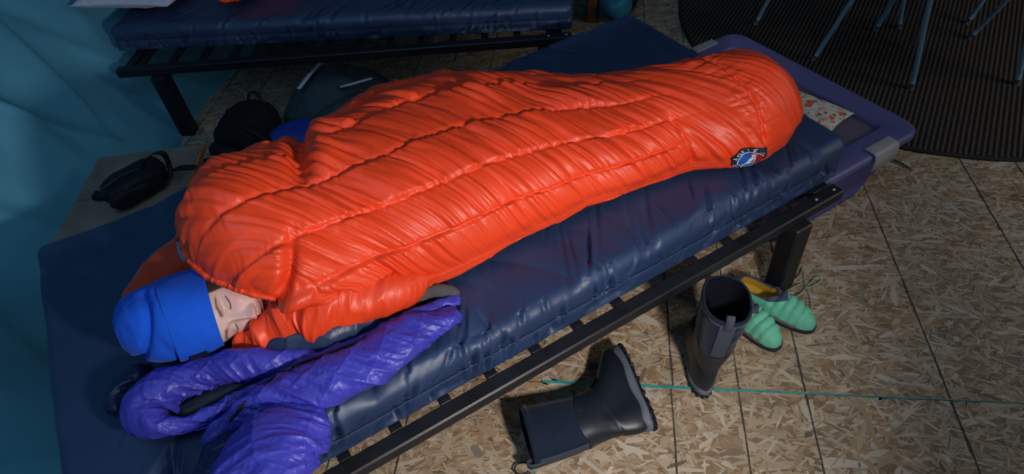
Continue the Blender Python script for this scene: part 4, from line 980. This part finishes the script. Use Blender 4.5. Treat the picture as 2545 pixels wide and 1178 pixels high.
def frame2(o, a, tilt=0.):
    o = np.array(o, float); e1 = np.array([math.cos(a), math.sin(a), 0]); e2 = np.array([-math.sin(a), math.cos(a), 0]); e3 = np.array([0, 0, 1.])
    if tilt: e1, e3 = e1*math.cos(tilt)+e3*math.sin(tilt), e3*math.cos(tilt)-e1*math.sin(tilt)
    return lambda x_, y_, z_: o+x_[..., None]*e1+y_[..., None]*e2+z_[..., None]*e3
fc_ = W(.215, .31, .274)
fp = cushion('floral_pouch', frame2(fc_, PHI+.20, .0), .17, .27, .045, M['floral'], par=None)
tag(center(fp), 'small pale floral print pouch lying on the violet tote lid', 'pouch')

# ================================================================== FOLDING CHAIRS
def leg_line(pf, pt):
    f_ = at(*pf, .006); best = None
    for z_ in np.linspace(.05, .5, 46):
        q = at(*pt, z_); sl = np.linalg.norm(q[:2]-f_[:2])/z_
        if best is None or sl < best[0]: best = (sl, q, z_)
    d_ = (best[1]-f_)/best[2]; return f_, f_+d_*.43
def chair(label, legs, rz, extra=()):
    L_ = [leg_line(*l) if isinstance(l[0][0], (int,)) else l for l in legs]
    tops = np.array([l[1] for l in L_]); c_ = np.mean([l[0] for l in L_], 0)
    root = thing('folding_chair', (c_[0], c_[1], 0.006), label, 'chair', 'metal folding chairs on the rug')
    for f_, t_ in L_:
        lg = tubeobj('leg', [(*f_, .0115, .0095), (*((f_+t_)/2), .0115, .0095), (*t_, .0115, .0095)], M['chair'], root, n=8, m=16, sq=.6)
        fe = f_+(t_-f_)*.02; tubeobj('foot_cap', [(*f_, .0125, .0105), (*(f_+(t_-f_)*.06), .0125, .0105)], M['chair_foot'], lg, n=4, m=16, sq=.6)
    for f_, t_ in extra:
        barobj('brace', leg_line(f_, t_)[0]+np.array([0, 0, .02]), leg_line(f_, t_)[1], .022, .008, M['chair_brown'], root)
    tc_ = np.mean([t_ for _, t_ in L_], 0); tc_[2] = .425
    fr_ = frame2(tc_, rz); sx, sy, sz = .21, .20, .02
    V_, F_ = boxV((-sx, -sy, 0), (sx, sy, sz), .008); mesh('seat', fr_(V_[:, 0], V_[:, 1], V_[:, 2]), F_, M['chair'], root, smooth=False)
    V_, F_ = boxV((-sx, sy-.02, .22), (sx, sy, .40), .008); mesh('backrest', fr_(V_[:, 0], V_[:, 1], V_[:, 2]), F_, M['chair'], root, smooth=False)
    for sg in (-1, 1):
        V_, F_ = boxV((sg*(sx-.012)-.01, sy-.02, 0), (sg*(sx-.012)+.01, sy, .25), .004); mesh('back_post', fr_(V_[:, 0], V_[:, 1], V_[:, 2]), F_, M['chair'], root, smooth=False)
    return root
chair('blue grey metal folding chair nearest the violet tote corner', [((1878, 60), (1910, 0)), ((2022, 148), (2118, 0)), ((2176, 75), (2220, 0))], 1.05)
chair('blue grey metal folding chair with the longest leg on the rug', [((2265, 220), (2312, 0)), ((2528, 210), (2552, 100)), ((2410, 95), (2502, 0))], .1, extra=[((2262, 121), (2292, 0))])
chair('dim metal folding chair behind the other two at the frame top', [((2234, 70), (2246, 0)), ((2403, 58), (2440, 5)), (np.array([1.45, 3.35, .006]), np.array([1.45, 3.30, .43])), (np.array([1.75, 3.35, .006]), np.array([1.75, 3.30, .43]))], .0)

# ================================================================== FAR COT
A2 = .048; O2 = np.array([-.115, 2.41]); A3 = .105; O3 = np.array([-.09, 2.415])
def mkB(O, A_):
    e1 = np.array([math.cos(A_), math.sin(A_)]); e2 = np.array([-math.sin(A_), math.cos(A_)])
    def B(u, v, z):
        u, v, z = np.broadcast_arrays(np.asarray(u, float), v, z); return np.stack([O[0]+u*e1[0]+v*e2[0], O[1]+u*e1[1]+v*e2[1], z], -1)
    return B
B2, B3 = mkB(O2, A2), mkB(O3, A3)
cot('cot_frame', 'black slatted cot frame of the empty far bed by the canvas', B3, 1.90, .92, ZB, (-.14, -1.73), -.12, 14, .13)
ZT2 = .434
mattress('foam_mattress', 'navy vinyl mattress on the far cot with white pillow', B2, 1.93, .92, ZT2, .105, 150, M['navy'], .008, .8)
pw_ = cushion('bed_pillow', frame2((-1.97, 2.672, ZT2+.004), -.06), .46, .58, .12, M['pillow'], seed=5)
tag(center(pw_), 'white cotton pillow at the head of the far cot', 'pillow')
ob = tubeobj('rolled_sleeping_bag', [(*B2(-1.42, .08, ZT2+.05), .06, .05), (*B2(-1.38, .30, ZT2+.075), .10, .075), (*B2(-1.3, .75, ZT2+.075), .10, .075)], M['orange'], None, n=80, m=40, cap0=.09, cap1=.05, floor=ZT2, disp=jdisp(.006, 91, .09))
tag(center(ob), 'orange sleeping bag end lying on the far cot mattress', 'sleeping bag')

# ================================================================== BENCH + SLING BAG
BR = np.array([-1.41, 1.746]); ea = math.atan2(-.075, -.36)
e1 = np.array([math.cos(ea), math.sin(ea)]); e2 = np.array([-e1[1], e1[0]])
if e2[1] > 0: e2 = -e2
def BB(x_, y_, z_):
    x_, y_, z_ = np.broadcast_arrays(np.asarray(x_, float), y_, z_); return np.stack([BR[0]+x_*e1[0]+y_*e2[0], BR[1]+x_*e1[1]+y_*e2[1], z_], -1)
bench = thing('wooden_bench', tuple(BB(.19, .23, 0)), 'low weathered plank bench between the cots against the canvas', 'bench')
def bbx(nm, lo, hi, mt, bev=.002, par=bench):
    V_, F_ = boxV(lo, hi, bev); P = BB(V_[:, 0], V_[:, 1], V_[:, 2])
    n0 = np.cross(P[F_[0][1]]-P[F_[0][0]], P[F_[0][2]]-P[F_[0][0]]); 
    if n0@(P[F_[0]].mean(0)-P.mean(0)) < 0: F_ = [f[::-1] for f in F_]
    return mesh(nm, P, F_, mt, par, smooth=False)
for k in range(2): bbx('plank', (.006, .002+.236*k, .262), (.375, .234+.236*k, .280), M['wood'])
bbx('edge_strip', (-.004, 0, .258), (.0055, .472, .2805), M['wood_edge'])
for (x_, y_) in ((.02, .02), (.02, .42), (.325, .02), (.325, .42)): bbx('leg', (x_, y_, 0), (x_+.035, y_+.035, .2615), M['wood'])
sb = thing('sling_bag', tuple(at(360, 470, .281)), 'small black nylon sling bag with carry loop on the bench', 'bag')
ctr = at(352, 478, .281); dirb = at(430, 425, .281)-at(285, 500, .281); dirb /= np.linalg.norm(dirb)
tubeobj('pouch', [(*(ctr-dirb*.105+[0, 0, .035]), .035, .03), (*(ctr-dirb*.07+[0, 0, .042]), .058, .04), (*(ctr+[0, 0, .046]), .066, .046), (*(ctr+dirb*.06+[0, 0, .044]), .06, .043), (*(ctr+dirb*.10+[0, 0, .036]), .045, .034)], M['black_nylon'], sb, n=70, m=48, cap0=.03, cap1=.03, sq=.75, floor=.281, disp=lambda a, b: .004*vn(a*18, b*18, seed=3)-.004*gs((b % .3)-.11, .004))
pk = ctr+np.array([.012, -.052, .02])
tubeobj('front_pocket', [(*(pk-dirb*.07+[0, 0, .012]), .02, .022), (*(pk-dirb*.03+[0, 0, .02]), .028, .03), (*(pk+dirb*.04+[0, 0, .02]), .028, .03), (*(pk+dirb*.075+[0, 0, .012]), .018, .02)], M['black_nylon'], sb, n=50, m=30, cap0=.02, cap1=.02, sq=.7, floor=.281, disp=lambda a, b: .003*vn(a*25, b*25, seed=5))
tubeobj('zip', [(*(ctr-dirb*.08+[.0, -.02, .083]), .003), (*(ctr+[.0, -.02, .095]), .003), (*(ctr+dirb*.085+[0, -.02, .08]), .003)], M['webbing'], sb, n=30, m=8)
hl = [at(352, 425, .36), at(362, 395, .40), at(388, 380, .41), at(408, 384, .40), at(420, 410, .36), at(424, 440, .33)]
q = spline(np.array(hl), 40); G = np.zeros((40, 2, 3)); w3 = np.array([.6, .5, .3])*.011; G[:, 0] = q-w3; G[:, 1] = q+w3
ho = mesh('carry_loop', G.reshape(-1, 3), gridF(40, 2), M['black_nylon'], sb); md = ho.modifiers.new('solid', 'SOLIDIFY'); md.thickness = .004
sq_ = spline(np.array([at(425, 425, .30), at(445, 418, .288), at(478, 416, .2835), at(484, 418, .2825)]), 24); G = np.zeros((24, 2, 3)); G[:, 0] = sq_+[0, -.011, 0]; G[:, 1] = sq_+[0, .011, 0]
so_ = mesh('strap', G.reshape(-1, 3), gridF(24, 2), M['black_nylon'], sb); md = so_.modifiers.new('solid', 'SOLIDIFY'); md.thickness = .003; md.offset = 1
boxobj('buckle', at(252, 492, .283)-[.022, .018, 0], at(252, 492, .283)+[.022, .018, .022], M['black_nylon'], sb, .006)
for px_, py_, z_ in ((274, 478, .318), (292, 503, .312)):
    c_ = at(px_, py_, z_); boxobj('reflective_tab', c_-[.007, .006, .004], c_+[.007, .006, .004], M['white_tab'], sb, .003)
rg = at(418, 432, .31); th = np.linspace(0, 2*np.pi, 20)
tubeobj('ring', np.array([(*(rg+np.array([.012*math.cos(a), .004*math.cos(a), .018*math.sin(a)])), .002) for a in th]), mat('brass', (.45, .28, .10), .35, .5, 1.), sb, n=40, m=8, up=(.3, 1, 0))

# ================================================================== CLOTHES AND BAGS BETWEEN THE COTS
def heap(nm, path, mt, label, cat, seed, amp=.012, n=110, m=56, par=None, sq=.9, **k):
    o = tubeobj(nm, path, mt, par, n=n, m=m, cap0=k.pop('cap0', .05), cap1=k.pop('cap1', .05), floor=k.pop('floor', 0.), sq=sq, disp=lambda a, b: amp*(np.abs(vn(a*13+b*5, b*9, seed=seed))+.6*np.abs(vn(a*28-b*9, b*18, seed=seed+1))+vn(a*6, b*6, seed=seed+2)))
    return o
bp_ = thing('backpack', (-1.42, 2.06, 0), 'dark round-topped backpack slumped on the floor under the far cot rail', 'backpack')
heap('main_compartment', [(-1.44, 1.93, .06, .10, .06), (-1.43, 1.99, .10, .125, .10), (-1.415, 2.07, .115, .135, .115), (-1.40, 2.15, .10, .12, .10)], M['dark_coat'], None, None, 3, par=bp_)
heap('front_pocket', [(-1.50, 1.90, .05, .07, .05), (-1.49, 1.95, .075, .08, .06), (-1.475, 2.01, .085, .07, .05)], M['black_nylon'], None, None, 13, .008, 60, 40, par=bp_)
tubeobj('shoulder_strap', [(-1.37, 1.97, .19, .018, .006), (-1.31, 1.96, .15, .02, .006), (-1.27, 1.97, .08, .02, .006), (-1.25, 2.0, .02, .02, .006)], M['black_nylon'], bp_, n=40, m=12)
tubeobj('top_loop', [(-1.42, 2.12, .205, .008, .004), (-1.41, 2.13, .235, .008, .004), (-1.38, 2.13, .24, .008, .004), (-1.36, 2.12, .205, .008, .004)], M['black_nylon'], bp_, n=30, m=8)
dk = heap('dark_trousers', [(-1.60, 1.80, .03, .05, .03), (-1.545, 1.85, .055, .08, .055), (-1.46, 1.80, .05, .09, .05), (-1.36, 1.76, .05, .09, .05), (-1.25, 1.80, .04, .07, .04)], M['dark_coat'], None, None, 23)
tag(center(dk), 'heap of near-black clothing on the floor beside the bench end', 'clothing')
gj = thing('slate_jacket', (-1.12, 2.30, 0), 'slate grey jacket with white zip strips heaped behind the orange bag', 'jacket')
heap('body', [(-1.28, 2.14, .04, .08, .04), (-1.22, 2.26, .085, .13, .085), (-1.14, 2.36, .10, .14, .10), (-1.03, 2.42, .07, .11, .07), (-.93, 2.42, .035, .06, .035)], M['grey_coat'], None, None, 33, .014, par=gj)
heap('sleeve', [(-1.17, 2.12, .06, .06, .055), (-1.08, 2.18, .10, .06, .05), (-.99, 2.26, .085, .055, .05), (-.92, 2.34, .05, .05, .045)], M['grey_coat'], None, None, 43, .01, par=gj)
def strip(nm, pts, wpx, mt, par):
    q = spline(np.array(pts), 14); T_ = q[-1]-q[0]; s_ = np.cross(T_, (0, 0, 1)); s_ /= np.linalg.norm(s_); G = np.zeros((14, 2, 3)); G[:, 0] = q-s_*wpx; G[:, 1] = q+s_*wpx
    o = mesh(nm, G.reshape(-1, 3), gridF(14, 2), mt, par); md = o.modifiers.new('solid', 'SOLIDIFY'); md.thickness = .004; return o
strip('zip_strip', [at(742, 222, .20), at(765, 192, .215), at(795, 158, .22)], .009, M['white_tab'], gj)
strip('cuff_strip', [at(845, 217, .17), at(865, 212, .18), at(900, 202, .18), at(925, 195, .17)], .008, M['white_tab'], gj)
rb = heap('blue_stuff_sack', [(-1.36, 1.98, .05, .05, .04), (-1.27, 2.01, .08, .085, .07), (-1.18, 2.05, .085, .09, .075), (-1.09, 2.08, .05, .06, .05)], M['royal'], None, None, 53, .008)
tag(center(rb), 'royal blue stuff sack on the floor behind the orange bag', 'stuff sack')

# ================================================================== FAR RIGHT OF THE FAR COT
st_ = thing('wooden_stool', tuple(at(1475, 55, 0)), 'brown wooden stool standing just past the far cot foot', 'stool')
c_ = at(1470, 52, 0)
for dx, dy in ((0, 0), (-.02, .28)): barobj('leg', c_+[dx, dy, 0], c_+[dx+.02, dy, .42], .045, .035, M['brown_leg'], st_, up=(0, 1, 0))
V_, F_ = boxV((c_[0]-.05, c_[1]-.03, .42), (c_[0]+.12, c_[1]+.32, .445)); mesh('seat', V_, F_, M['brown_leg'], st_, smooth=False)
tb = heap('teal_bag', [(*(at(1500, 34, .05)), .05, .05), (*(at(1515, 18, .07)), .09, .07), (*(at(1525, -15, .08)), .10, .08), (*(at(1535, -50, .06)), .08, .06)], M['teal_plastic'], None, None, 63, .004, 60, 40, sq=.45)
tag(center(tb), 'teal fabric bag on the floor past the far cot foot', 'bag')
dbx = heap('dark_shoe', [(*(at(1558, 24, .03)), .028, .03), (*(at(1566, 4, .045)), .036, .045), (*(at(1575, -30, .05)), .04, .05)], M['black_nylon'], None, None, 73, .003, 40, 30)
tag(center(dbx), 'dark shoe next to the teal bag at the frame top', 'shoe')
